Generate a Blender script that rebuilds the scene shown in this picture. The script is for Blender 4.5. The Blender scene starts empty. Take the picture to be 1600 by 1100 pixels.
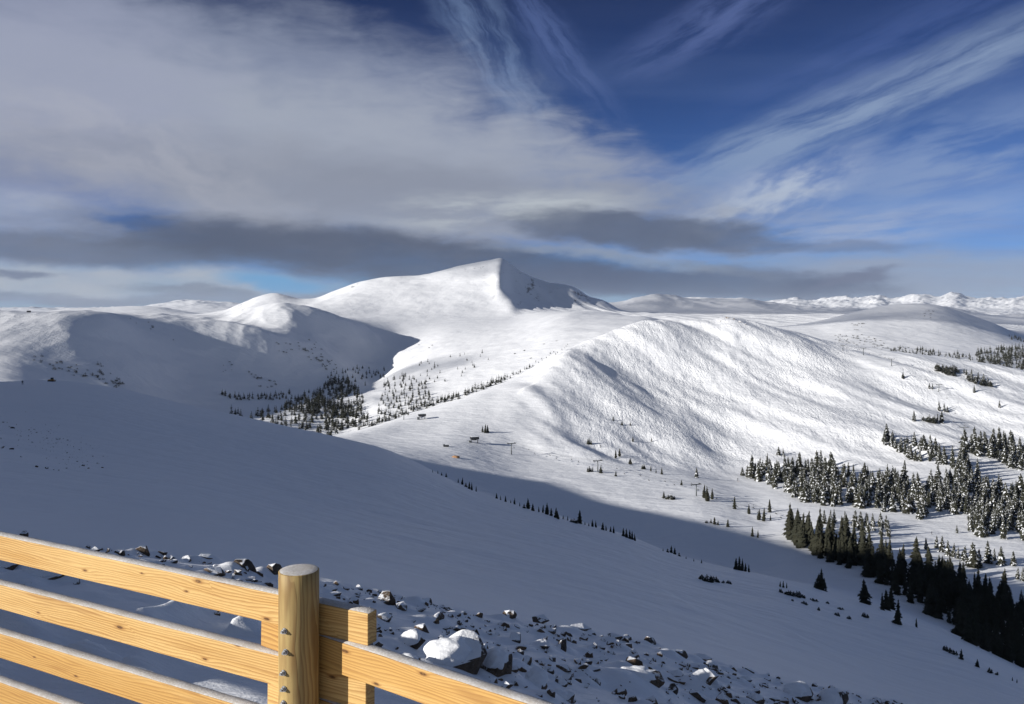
import bpy, bmesh, math, random
import numpy as np
from mathutils import Vector, Matrix

R = math.radians
SC = bpy.context.scene
COL = SC.collection
rng = np.random.default_rng(7)
random.seed(7)

# ------------------------------------------------------------------ camera
F = 1287.0          # focal length in photo pixels (photo is 1600 wide)
HZ = 480.0          # photo row of the horizon
cam_d = bpy.data.cameras.new("camera")
cam = bpy.data.objects.new("camera", cam_d)
COL.objects.link(cam)
cam.location = (0, 0, 0)
cam.rotation_euler = (R(90), 0, 0)
cam_d.sensor_width = 36.0
cam_d.lens = 36.0 * F / 1600.0
cam_d.shift_y = (HZ - 550.0) / 1600.0
cam_d.clip_start = 0.1
cam_d.clip_end = 90000.0
SC.camera = cam

# ------------------------------------------------------------------ light
SUN_EL, SUN_BACK = 17.0, 70.0     # elevation; angle from straight behind the camera towards the left
sx, sy = -math.sin(R(SUN_BACK)), -math.cos(R(SUN_BACK))
to_sun = Vector((sx * math.cos(R(SUN_EL)), sy * math.cos(R(SUN_EL)), math.sin(R(SUN_EL))))
sun_d = bpy.data.lights.new("sun", 'SUN')
sun_d.energy = 5.0
sun_d.angle = R(0.55)
sun_d.color = (1.0, 0.96, 0.90)
sun = bpy.data.objects.new("sun", sun_d)
COL.objects.link(sun)
sun.rotation_euler = to_sun.to_track_quat('Z', 'Y').to_euler()
sun.location = (-300, -100, 200)

SC.view_settings.view_transform = 'Standard'
SC.view_settings.look = 'None'
SC.view_settings.exposure = 0.45
SC.view_settings.gamma = 1.0
try:
    SC.cycles.max_bounces = 6
    SC.cycles.diffuse_bounces = 3
    SC.cycles.transparent_max_bounces = 8
except Exception:
    pass

world = bpy.data.worlds.new("World")
SC.world = world
world.use_nodes = True
NT = world.node_tree
NT.nodes.clear()


class G:
    """tiny helper to write node graphs as expressions"""
    def __init__(s, nt):
        s.nt = nt

    def new(s, t, **kw):
        n = s.nt.nodes.new(t)
        for k, v in kw.items():
            setattr(n, k, v)
        return n

    def put(s, sock, v):
        if isinstance(v, bpy.types.NodeSocket):
            s.nt.links.new(v, sock)
        elif v is not None:
            sock.default_value = v

    def m(s, op, a, b=None, c=None, clamp=False):
        n = s.new('ShaderNodeMath', operation=op)
        n.use_clamp = clamp
        for i, v in enumerate((a, b, c)):
            s.put(n.inputs[i], v)
        return n.outputs[0]

    def vm(s, op, a, b=None, scale=None):
        n = s.new('ShaderNodeVectorMath', operation=op)
        s.put(n.inputs[0], a)
        if b is not None:
            s.put(n.inputs[1], b)
        if scale is not None:
            s.put(n.inputs['Scale'], scale)
        return n.outputs['Value'] if op in ('LENGTH', 'DOT_PRODUCT') else n.outputs['Vector']

    def noise(s, vec, scale, detail=4, rough=0.5, dist=0.0, color=False):
        n = s.new('ShaderNodeTexNoise')
        s.put(n.inputs['Vector'], vec)
        s.put(n.inputs['Scale'], scale)
        s.put(n.inputs['Detail'], detail)
        s.put(n.inputs['Roughness'], rough)
        s.put(n.inputs['Distortion'], dist)
        return n.outputs['Color' if color else 'Fac']

    def ramp(s, v, a, b, lo=0.0, hi=1.0, smooth=True):
        n = s.new('ShaderNodeMapRange')
        n.interpolation_type = 'SMOOTHSTEP' if smooth else 'LINEAR'
        s.put(n.inputs[0], v)
        s.put(n.inputs[1], a)
        s.put(n.inputs[2], b)
        s.put(n.inputs[3], lo)
        s.put(n.inputs[4], hi)
        return n.outputs[0]

    def mix(s, f, a, b):
        n = s.new('ShaderNodeMix', data_type='RGBA')
        s.put(n.inputs[0], f)
        for sock, v in ((n.inputs[6], a), (n.inputs[7], b)):
            if isinstance(v, tuple) and len(v) == 3:
                v = (*v, 1)
            s.put(sock, v)
        return n.outputs[2]

    def xyz(s, v):
        n = s.new('ShaderNodeSeparateXYZ')
        s.put(n.inputs[0], v)
        return n.outputs

    def comb(s, x, y, z):
        n = s.new('ShaderNodeCombineXYZ')
        for i, v in enumerate((x, y, z)):
            s.put(n.inputs[i], v)
        return n.outputs[0]

    def mapping(s, v, loc=(0, 0, 0), rot=(0, 0, 0), sc=(1, 1, 1), typ='POINT'):
        n = s.new('ShaderNodeMapping', vector_type=typ)
        s.put(n.inputs[0], v)
        n.inputs[1].default_value = loc
        n.inputs[2].default_value = rot
        n.inputs[3].default_value = sc
        return n.outputs[0]


def lin(r, g, b):
    f = lambda c: ((c / 255 + 0.055) / 1.055) ** 2.4 if c > 10 else c / 255 / 12.92
    return (f(r), f(g), f(b))


def build_sky():
    g = G(NT)
    tc = g.new('ShaderNodeTexCoord')
    D = tc.outputs['Generated']
    x, y, z = g.xyz(D)
    az = g.m('ARCTAN2', x, y)
    el = g.m('ARCSINE', z)
    sky = g.new('ShaderNodeTexSky', sky_type='NISHITA')
    sky.sun_disc = False
    sky.sun_elevation = R(SUN_EL)
    sky.sun_rotation = math.atan2(to_sun.x, to_sun.y)
    sky.altitude = 3600
    sky.air_density = 1.0
    sky.dust_density = 0.3
    sky.ozone_density = 3.0
    STR = 0.10
    # deep mountain blue: clear air of high altitude
    base = g.mix(1.0, sky.outputs[0], (0.31, 0.44, 0.68))
    base.node.blend_type = 'MULTIPLY'
    base = g.mix(g.ramp(el, 0.02, 0.40, 0.0, 1.0, False), base, g.mix(1.0, base, (0.16, 0.20, 0.30)))
    base.node.inputs[7].links[0].from_node.blend_type = 'MULTIPLY'
    # warped coordinates in azimuth / elevation
    w1 = g.noise(D, 3.2, 5, 0.55, 0.0, True)
    w2 = g.noise(g.mapping(D, sc=(9, 9, 26)), 1.0, 5, 0.6, 0.0, True)
    P = g.comb(az, el, 0.0)
    off1 = g.vm('MULTIPLY', g.vm('SUBTRACT', w1, (0.5, 0.5, 0.5)), (0.34, 0.16, 0.0))
    off2 = g.vm('MULTIPLY', g.vm('SUBTRACT', w2, (0.5, 0.5, 0.5)), (0.10, 0.035, 0.0))
    PW = g.vm('ADD', P, off2)
    PWW = g.vm('ADD', PW, off1)
    # a real cloud sheet seen in perspective: streaks that converge at the horizon
    zc = g.m('ADD', g.m('MAXIMUM', z, 0.0), 0.06)
    sheet = g.comb(g.m('DIVIDE', x, zc), g.m('DIVIDE', y, zc), 0.0)
    st = g.mapping(sheet, rot=(0, 0, R(-28)), sc=(0.35, 1.15, 1.0))
    streak = g.noise(st, 1.05, 8, 0.58, 0.25)
    fine = g.noise(g.mapping(D, sc=(6, 6, 14)), 1.0, 7, 0.6, 0.3)

    def sph(u, v):
        p, q = (u - 800) / F, (HZ - v) / F
        return math.atan(p), math.atan2(q, math.sqrt(1 + p * p))

    cur = [base]
    S = 0.735 / STR

    def layer(fac, col):
        c = tuple(k * S for k in lin(*col))
        cur[0] = g.mix(fac, cur[0], c)

    PS = g.vm('ADD', P, g.vm('SCALE', off2, scale=0.35))
    rag = g.noise(g.mapping(D, sc=(13, 13, 44)), 1.0, 9, 0.62, 0.5)
    rag0 = g.m('SUBTRACT', rag, 0.5)

    def blob(u, v, ru, rv, rot, soft, amt, col, warp=PWW, tex=None, edge=0.9, wisp=0.0):
        a, e = sph(u, v)
        a1, _ = sph(u + ru, v)
        a0, _ = sph(u - ru, v)
        ra = (a1 - a0) / 2
        re = rv / F * math.cos(a)
        mp = g.mapping(warp, loc=(a, e, 0), rot=(0, 0, R(rot)), sc=(ra, re, 1), typ='TEXTURE')
        r = g.m('ADD', g.vm('LENGTH', mp), g.m('MULTIPLY', rag0, edge))
        f = g.ramp(r, 1 + soft, 1 - soft, 0.0, amt)
        if tex is not None:
            f = g.m('MULTIPLY', f, tex)
        if wisp > 0:
            wn = g.noise(g.mapping(mp, loc=(u * 0.01, v * 0.01, 0), sc=(1.1, 1.1 * wisp, 1)), 1.0, 9, 0.60, 0.12)
            f = g.m('MULTIPLY', f, g.ramp(wn, 0.36, 0.62, 0.12, 1.0))
        layer(f, col)

    t_hi = g.ramp(streak, 0.36, 0.72, 0.0, 1.0)
    t_fine = g.ramp(fine, 0.28, 0.66, 0.35, 1.0)
    t_soft = g.ramp(fine, 0.2, 0.7, 0.72, 1.0)
    # thin high veil and streaks over the whole sky
    veil = g.m('MULTIPLY', t_hi, g.ramp(el, 0.0, 0.36, 0.55, 0.05))
    layer(veil, (122, 142, 186))
    # cirrus streaks on the right
    blob(1330, 175, 360, 40, 19, 0.7, 0.80, (142, 162, 192), PS, None, 0.35, 1.0)
    blob(1500, 250, 260, 60, 13, 0.8, 0.75, (134, 156, 194), PS, None, 0.35, 1.3)
    blob(1130, 25, 150, 34, 24, 0.8, 0.65, (92, 110, 162), PS, None, 0.35, 1.2)
    blob(1400, 70, 230, 40, 18, 0.8, 0.40, (80, 102, 160), PS, None, 0.35, 1.3)
    blob(775, 95, 150, 40, -58, 0.8, 0.70, (112, 134, 172), PS, None, 0.35, 1.4)
    blob(860, 60, 120, 24, -50, 0.9, 0.55, (92, 112, 164), PS, None, 0.35, 1.4)
    blob(1500, 345, 260, 44, 4, 0.8, 0.55, (124, 156, 206), PS, None, 0.35, 1.4)
    # bright lit cloud right of centre and low on the right
    blob(1180, 322, 150, 44, 22, 0.6, 0.95, (176, 188, 208), PS, None, 0.35, 0.8)
    blob(1320, 362, 220, 26, 6, 0.7, 0.75, (160, 174, 202), PS, None, 0.35, 1.0)
    blob(1440, 432, 380, 38, 0, 0.5, 0.94, (150, 162, 184), PW, t_soft)
    # the big pale sheet on the left
    blob(330, 160, 540, 150, -10, 0.45, 0.80, (149, 158, 178), PWW, t_soft, 0.7)
    blob(420, 235, 690, 105, -6, 0.35, 0.92, (161, 168, 183), PWW, t_soft, 0.7)
    blob(40, 200, 330, 230, 0, 0.5, 0.65, (152, 158, 182), PWW, t_soft)
    blob(560, 300, 560, 56, -4, 0.6, 0.75, (130, 137, 154), PW, t_soft)
    blob(250, 250, 260, 60, -4, 0.8, 0.45, (178, 180, 190), PWW, None, 0.9, 0.8)
    # bright windows under the sheet
    blob(795, 330, 180, 28, 2, 0.6, 0.95, (180, 187, 195), PS, None, 0.35, 0.7)
    blob(60, 338, 170, 32, -8, 0.7, 0.85, (172, 180, 196), PW, t_fine)
    blob(215, 349, 62, 10, -4, 0.5, 0.92, (58, 108, 178), PW)
    blob(150, 440, 360, 28, -3, 0.5, 0.95, (178, 184, 192), PW, t_fine)
    blob(430, 447, 75, 12, -6, 0.6, 0.85, (92, 158, 208), PW)
    # dark lens clouds over the mountain
    blob(110, 386, 330, 25, -2, 0.45, 0.85, (98, 106, 124), PW, t_soft, 0.55)
    blob(640, 404, 500, 38, -5, 0.36, 0.95, (78, 88, 110), PW, t_soft, 0.5)
    blob(1060, 442, 300, 28, -2, 0.35, 0.95, (86, 99, 126), PW, t_soft, 0.6)
    blob(1020, 362, 215, 28, -5, 0.30, 0.96, (90, 101, 124), PW, t_soft, 0.6)
    blob(900, 392, 120, 8, -4, 0.7, 0.75, (152, 160, 172), PW, t_fine)
    blob(1060, 412, 120, 7, -8, 0.7, 0.75, (146, 156, 170), PW, t_fine)
    blob(1300, 384, 110, 9, 0, 0.6, 0.5, (104, 116, 142), PW)
    blob(1330, 436, 60, 8, 14, 0.6, 0.8, (108, 117, 142), PW)
    blob(140, 466, 260, 8, 0, 0.6, 0.8, (110, 120, 142), PW, t_fine)
    blob(40, 428, 60, 6, 0, 0.6, 0.8, (104, 116, 142), PW)
    blob(300, 455, 90, 6, -4, 0.6, 0.7, (116, 126, 146), PW)
    blob(500, 470, 300, 10, 0, 0.8, 0.6, (104, 116, 140), PW)
    # unseen grey overcast added overhead and behind to set the shade's colour
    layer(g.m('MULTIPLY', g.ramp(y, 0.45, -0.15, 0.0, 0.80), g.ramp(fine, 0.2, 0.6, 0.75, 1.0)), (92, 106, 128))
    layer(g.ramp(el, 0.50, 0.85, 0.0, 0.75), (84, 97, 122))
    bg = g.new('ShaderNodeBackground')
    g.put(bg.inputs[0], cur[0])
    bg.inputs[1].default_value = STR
    out = g.new('ShaderNodeOutputWorld')
    NT.links.new(bg.outputs[0], out.inputs[0])


build_sky()


# ------------------------------------------------------------------ maths helpers
def pchip(xk, yk, xq):
    """monotone cubic through (xk, yk) at xq; xk, yk 1-D"""
    xk = np.asarray(xk, float); yk = np.asarray(yk, float)
    h = np.diff(xk); dl = np.diff(yk) / h
    m = np.zeros_like(yk)
    w1 = 2 * h[1:] + h[:-1]; w2 = h[1:] + 2 * h[:-1]
    same = (dl[:-1] * dl[1:]) > 0
    with np.errstate(divide='ignore', invalid='ignore'):
        hm = (w1 + w2) / (w1 / dl[:-1] + w2 / dl[1:])
    m[1:-1] = np.where(same, hm, 0.0)
    m[0], m[-1] = dl[0], dl[-1]
    xq = np.clip(xq, xk[0], xk[-1])
    i = np.clip(np.searchsorted(xk, xq, side='right') - 1, 0, len(h) - 1)
    t = (xq - xk[i]) / h[i]
    t2, t3 = t * t, t * t * t
    return ((2 * t3 - 3 * t2 + 1) * yk[i] + (t3 - 2 * t2 + t) * h[i] * m[i]
            + (-2 * t3 + 3 * t2) * yk[i + 1] + (t3 - t2) * h[i] * m[i + 1])


_perm = rng.permutation(4096)
_ga = rng.uniform(0, 2 * np.pi, 4096)
_gx, _gy = np.cos(_ga), np.sin(_ga)


def perlin(x, y):
    xi = np.floor(x).astype(np.int64); yi = np.floor(y).astype(np.int64)
    fx, fy = x - xi, y - yi
    def gr(ix, iy, dx, dy):
        h = _perm[(_perm[ix & 4095] + iy) & 4095]
        return _gx[h] * dx + _gy[h] * dy
    u = fx * fx * fx * (fx * (fx * 6 - 15) + 10); v = fy * fy * fy * (fy * (fy * 6 - 15) + 10)
    a = gr(xi, yi, fx, fy); b = gr(xi + 1, yi, fx - 1, fy)
    c = gr(xi, yi + 1, fx, fy - 1); d = gr(xi + 1, yi + 1, fx - 1, fy - 1)
    return (a * (1 - u) + b * u) * (1 - v) + (c * (1 - u) + d * u) * v


def fbm(x, y, oct=4, gain=0.5):
    s = 0; a = 1.0
    for k in range(oct):
        s = s + a * perlin(x * 2 ** k + 17.3 * k, y * 2 ** k - 9.1 * k)
        a *= gain
    return s


def ridged(x, y, oct=4):
    s = 0; a = 1.0
    for k in range(oct):
        s = s + a * (1 - 2.2 * np.abs(perlin(x * 2 ** k + 5.7 * k, y * 2 ** k + 3.3 * k)))
        a *= 0.5
    return s


def sstep(a, b, x):
    t = np.clip((x - a) / (b - a), 0, 1)
    return t * t * (3 - 2 * t)


# ------------------------------------------------------------------ terrain
# Each curve runs from left to right: (bearing column, distance north in m, depression row).
# They are the ridges, gullies and benches of the valley, nearest first.
CURVES = [
    [(-900, 4, 1316), (0, 4, 1477), (800, 4, 1545), (1600, 4, 1680), (2500, 4, 1820)],
    [(-900, 8, 850), (0, 8, 1040), (300, 8, 1062), (600, 8, 1112), (1000, 8, 1215), (1400, 8, 1340), (1600, 8, 1410), (2500, 8, 1700)],
    [(-900, 13, 770), (0, 13, 904), (300, 13, 930), (600, 13, 995), (1000, 13, 1100), (1400, 13.5, 1228), (1600, 14, 1300), (2500, 14, 1650)],
    # crest of the rocky ground
    [(-900, 17, 740), (-300, 17, 800), (0, 18, 842), (150, 18.5, 856), (300, 19, 874), (500, 20, 908), (620, 21, 930), (750, 21.5, 962), (870, 22, 980),
     (1000, 22.5, 1004), (1100, 23, 1030), (1230, 24, 1062), (1330, 25, 1082), (1400, 25.5, 1100), (1600, 27, 1165), (2500, 30, 1500)],
    [(-900, 40, 752), (0, 42, 866), (300, 42, 898), (600, 44, 950), (900, 46, 1006), (1200, 48, 1072), (1400, 50, 1112), (1600, 50, 1180), (2500, 55, 1520)],
    [(-900, 95, 720), (0, 90, 812), (300, 90, 845), (600, 92, 906), (900, 95, 966), (1200, 100, 1034), (1400, 100, 1090), (1600, 95, 1150), (2500, 90, 1510)],
    [(-900, 230, 640), (0, 230, 702), (300, 220, 748), (600, 210, 822), (900, 200, 885), (1200, 180, 975), (1400, 165, 1050), (1600, 150, 1112), (2500, 120, 1505)],
    # silhouette of the big shaded slope
    [(-900, 640, 540), (-300, 600, 575), (0, 560, 597), (75, 558, 594), (150, 555, 600), (300, 540, 634), (400, 525, 655), (520, 505, 682), (600, 485, 702),
     (640, 475, 718), (740, 450, 765), (860, 420, 802), (985, 385, 838), (1060, 365, 868), (1160, 340, 891), (1240, 320, 908), (1340, 290, 940),
     (1420, 270, 970), (1500, 250, 1004), (1600, 235, 1053), (1800, 210, 1150), (2500, 165, 1490)],
    # hidden dip behind it
    [(-900, 800, 550), (0, 700, 604), (300, 680, 650), (520, 600, 694), (700, 545, 755), (900, 500, 822), (1050, 450, 866), (1200, 410, 905), (1300, 375, 918),
     (1400, 345, 948), (1500, 325, 985), (1600, 305, 1032), (2500, 215, 1420)],
    # valley floor
    [(-900, 860, 545), (0, 860, 600), (300, 760, 690), (520, 640, 690), (600, 600, 707), (700, 610, 722), (800, 600, 745), (900, 570, 772), (1000, 540, 795), (1100, 510, 815),
     (1200, 480, 845), (1300, 450, 862), (1400, 420, 885), (1500, 405, 905), (1600, 390, 920), (2500, 300, 1200)],
    [(-900, 900, 540), (0, 920, 597), (300, 830, 694), (520, 680, 684), (600, 690, 687), (700, 690, 690), (800, 680, 710), (900, 660, 724), (1000, 630, 745), (1100, 600, 765),
     (1200, 570, 788), (1300, 560, 792), (1400, 550, 800), (1500, 540, 806), (1600, 520, 820), (2500, 420, 1000)],
    [(-900, 930, 530), (0, 950, 590), (300, 880, 694), (520, 700, 681), (650, 760, 660), (750, 770, 655), (850, 770, 660), (950, 750, 683), (1050, 730, 710), (1150, 710, 733), (1250, 690, 735),
     (1350, 690, 728), (1450, 680, 728), (1600, 660, 740), (2500, 560, 860)],
    # lower flank of the mogul hill
    [(-900, 960, 520), (0, 1000, 580), (300, 900, 694), (520, 715, 680), (650, 790, 650), (760, 850, 616), (850, 860, 604), (950, 850, 626), (1050, 830, 654), (1150, 810, 674),
     (1250, 800, 668), (1350, 790, 668), (1450, 790, 668), (1600, 780, 675), (2500, 700, 760)],
    [(-900, 980, 515), (0, 1030, 573), (300, 920, 694), (520, 730, 680), (650, 800, 647), (760, 880, 611), (830, 940, 585), (890, 960, 560), (980, 960, 577), (1050, 950, 592), (1150, 930, 606),
     (1250, 910, 610), (1350, 890, 618), (1450, 890, 622), (1600, 870, 632), (2500, 800, 720)],
    # skyline of the valley bench and the mogul hill
    [(-900, 1010, 512), (0, 1060, 566), (300, 950, 694), (520, 750, 681), (650, 820, 645), (760, 910, 608), (830, 980, 578), (880, 1030, 549), (920, 1060, 532), (960, 1090, 518),
     (1000, 1110, 505), (1060, 1130, 498), (1110, 1140, 499), (1145, 1150, 494), (1180, 1140, 502), (1250, 1120, 520), (1300, 1100, 535), (1400, 1050, 549), (1500, 1010, 562),
     (1600, 980, 577), (1800, 930, 610), (2500, 860, 700)],
    # hollow behind it / foot of the basin
    [(-900, 1100, 508), (0, 1120, 545), (150, 1120, 590), (300, 1080, 660), (420, 1100, 668), (520, 1080, 680), (600, 1080, 668), (700, 1100, 640), (800, 1150, 602), (900, 1230, 560), (1000, 1300, 530),
     (1100, 1330, 540), (1250, 1350, 550), (1400, 1300, 560), (1600, 1250, 590), (2500, 1050, 720)],
    [(-900, 1200, 500), (0, 1200, 516), (100, 1210, 525), (200, 1250, 565), (300, 1260, 618), (420, 1300, 632), (520, 1300, 630), (600, 1330, 612), (700, 1380, 584), (800, 1440, 554), (900, 1500, 522), (1000, 1550, 510),
     (1100, 1560, 535), (1250, 1560, 542), (1330, 1540, 545), (1450, 1500, 550), (1600, 1450, 562), (2500, 1250, 700)],
    # hills on the left, basin slope, round hill on the right
    [(-900, 1330, 492), (-100, 1330, 487), (0, 1330, 487), (100, 1340, 486), (150, 1380, 490), (230, 1450, 526), (300, 1500, 556), (360, 1530, 576), (420, 1540, 594), (520, 1550, 612), (570, 1560, 612), (620, 1600, 590), (700, 1650, 556),
     (800, 1700, 530), (900, 1750, 504), (1000, 1780, 500), (1100, 1750, 528), (1250, 1750, 528), (1350, 1720, 524), (1450, 1700, 528), (1600, 1650, 545), (2500, 1450, 690)],
    [(-900, 1500, 494), (0, 1500, 491), (100, 1560, 490), (170, 1620, 489), (230, 1670, 492), (300, 1700, 499), (345, 1710, 503), (400, 1720, 511), (460, 1740, 533), (520, 1760, 560), (580, 1800, 584), (620, 1830, 566), (700, 1880, 538),
     (800, 1950, 516), (900, 2000, 493), (1000, 2050, 494), (1100, 1950, 520), (1250, 1950, 512), (1350, 1950, 500), (1450, 1950, 497), (1550, 1950, 518), (1600, 1930, 535), (2500, 1700, 680)],
    [(-900, 1650, 494), (0, 1680, 491), (170, 1800, 492), (300, 1860, 501), (345, 1880, 505), (400, 1890, 508), (440, 1900, 507), (480, 1910, 520), (540, 1930, 548), (590, 1960, 566), (630, 2000, 550), (700, 2060, 527),
     (800, 2150, 510), (900, 2200, 488), (1000, 2250, 496), (1100, 2150, 518), (1250, 2120, 508), (1350, 2120, 493), (1450, 2120, 484), (1550, 2100, 512), (1600, 2080, 532), (2500, 1850, 680)],
    [(-900, 1800, 492), (0, 1850, 489), (120, 1900, 487), (200, 1950, 489), (250, 1980, 491), (300, 2000, 496), (345, 2020, 497), (380, 2040, 487), (440, 2060, 474), (480, 2080, 479), (540, 2120, 499), (590, 2160, 526),
     (620, 2180, 534), (650, 2220, 528), (700, 2300, 515), (800, 2350, 504), (870, 2350, 490), (920, 2400, 486), (960, 2400, 489), (1000, 2450, 500), (1100, 2350, 516), (1200, 2300, 512), (1270, 2300, 503), (1330, 2280, 489),
     (1380, 2270, 478), (1430, 2260, 474), (1470, 2260, 478), (1510, 2260, 490), (1560, 2240, 508), (1600, 2230, 528), (1700, 2200, 560), (2500, 2000, 680)],
    # dip in front of the main mountain
    [(-900, 2500, 496), (0, 2500, 497), (200, 2500, 496), (345, 2700, 500), (440, 2700, 489), (540, 2800, 496), (650, 2850, 499), (800, 2800, 496), (860, 2750, 488), (900, 2800, 487), (1000, 2900, 512), (1200, 2900, 512),
     (1350, 2900, 500), (1450, 2900, 488), (1550, 2900, 512), (1600, 2900, 518), (2500, 2600, 640)],
    [(-900, 2900, 495), (200, 2950, 493), (345, 3050, 497), (440, 3050, 487), (520, 3100, 484), (600, 3150, 482), (690, 3150, 479), (760, 3150, 476), (798, 3120, 471), (815, 3150, 480), (850, 3100, 486), (930, 3150, 491), (980, 3200, 497), (1100, 3300, 500),
     (1250, 3300, 500), (1400, 3300, 492), (1600, 3200, 516), (2500, 3000, 620)],
    [(-900, 3400, 493), (200, 3400, 490), (345, 3450, 493), (400, 3450, 482), (480, 3500, 476), (560, 3500, 462), (640, 3500, 455), (720, 3500, 448), (765, 3480, 443), (779, 3450, 438), (800, 3500, 457), (850, 3500, 474), (900, 3500, 482), (960, 3500, 489), (1000, 3500, 493), (1150, 3800, 492),
     (1300, 3800, 493), (1600, 3700, 512), (2500, 3500, 600)],
    # skyline of the main mountain
    [(-900, 4000, 492), (200, 4000, 489), (310, 4000, 492), (350, 4000, 486), (380, 4000, 474), (402, 4000, 464), (430, 4000, 459), (452, 4000, 463), (470, 4000, 467), (490, 4000, 466), (520, 4000, 455), (560, 4000, 442), (600, 4000, 435), (660, 4000, 431),
     (700, 4000, 421), (740, 4000, 412), (772, 4000, 405), (783, 3980, 402), (796, 4000, 411), (830, 4000, 433), (862, 4000, 444), (895, 4000, 449), (920, 4050, 464), (945, 4050, 471), (975, 4100, 488), (1050, 4300, 490), (1150, 4600, 488), (1300, 4800, 490), (1600, 4500, 510), (2500, 4200, 580)],
    [(-900, 5000, 494), (0, 5000, 493), (350, 5000, 495), (500, 5000, 492), (780, 5000, 455), (900, 5000, 470), (980, 5000, 492), (1100, 5400, 488), (1300, 5600, 488), (1600, 5200, 505), (2500, 5000, 560)],
    # far hills
    [(-900, 6800, 487), (0, 6800, 487), (60, 6800, 488), (110, 6800, 483), (160, 6800, 481), (220, 6800, 478), (250, 6800, 480), (290, 6800, 487), (330, 6800, 491), (500, 6800, 490), (800, 6800, 480), (960, 6800, 474), (1000, 6800, 465), (1036, 6700, 461), (1048, 6800, 465), (1100, 6900, 467),
     (1160, 6900, 468), (1200, 6900, 475), (1260, 6900, 483), (1330, 6900, 485), (1450, 6800, 480), (1540, 6500, 492), (1600, 6500, 496), (2500, 6500, 520)],
    [(-900, 9500, 492), (1000, 9500, 486), (1300, 9500, 490), (2500, 9500, 500)],
    # distant range
    [(-900, 17000, 476), (0, 17000, 484), (200, 17000, 484), (262, 17000, 476), (290, 17000, 472), (320, 17000, 474), (360, 17000, 476), (420, 17000, 484), (900, 17000, 480), (1180, 17000, 476), (1240, 17000, 472), (1262, 17000, 476), (1310, 17000, 471), (1345, 17000, 473),
     (1373, 17000, 467), (1395, 17000, 474), (1440, 17000, 466), (1465, 17000, 473), (1492, 17000, 462), (1510, 17000, 472), (1550, 17000, 474), (1600, 17000, 473), (1700, 17000, 466), (2500, 17000, 470)],
    [(-900, 30000, 492), (2500, 30000, 492)],
]
U0, U1, DU = -900.0, 2500.0, 4.0
US = np.arange(U0, U1 + 1, DU)
LD = np.linspace(math.log(4.0), math.log(30000.0), 1700)
CD = np.array([np.exp(pchip([p[0] for p in c], [math.log(p[1]) for p in c], US)) for c in CURVES])   # distances
CV = np.array([pchip([p[0] for p in c], [p[2] for p in c], US) for c in CURVES])                      # rows


def smooth_u(a, s):
    k = np.exp(-0.5 * (np.arange(-12, 13) * DU / s) ** 2); k /= k.sum()
    p = np.pad(a, ((0, 0), (12, 12)), mode='edge')
    return sum(k[i] * p[:, i:i + a.shape[1]] for i in range(25))


CD = smooth_u(CD, 14.0)
for _i in range(1, len(CD)):
    CD[_i] = np.maximum(CD[_i], CD[_i - 1] * 1.02)
_sv = np.full(len(CV), 7.0); _sv[-8:-5] = 4.0
CV = np.array([smooth_u(CV[i:i + 1], _sv[i])[0] for i in range(len(CV))])
TAB = np.empty((len(US), len(LD)), dtype=np.float64)
for j in range(len(US)):
    TAB[j] = pchip(np.log(CD[:, j]), CV[:, j], LD)


def row_of(u, d):
    """terrain row (before small relief) at bearing column u, distance d"""
    a = np.clip((u - U0) / DU, 0, len(US) - 1.001)
    b = np.clip((np.log(d) - LD[0]) / (LD[1] - LD[0]), 0, len(LD) - 1.001)
    i = a.astype(int); j = b.astype(int)
    fa, fb = a - i, b - j
    return ((TAB[i, j] * (1 - fb) + TAB[i, j + 1] * fb) * (1 - fa) + (TAB[i + 1, j] * (1 - fb) + TAB[i + 1, j + 1] * fb) * fa)


def curve_d(k, u):
    return np.interp(u, US, CD[k])


SHADE_RIDGE_W = [0, 40, 60, 100, 150, 200, 250, 300, 345, 390, 436, 464, 528, 584, 617, 656, 687, 720, 760]
SHADE_RIDGE_Z = [100, 118, 114, 106, 96, 88, 80, 70, 61, 42, 36, 31, 16, 10, -3, -16, -34, -60, -90]
NEAR_RAISE = 0.14  # lifts the unseen ground at left so it shades the near snow
MOUNDS = []     # (x, y, height, radius) snow banked up against stones
DRIFTS = []     # (x0, y0, x1, y1, height, width)


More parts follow.
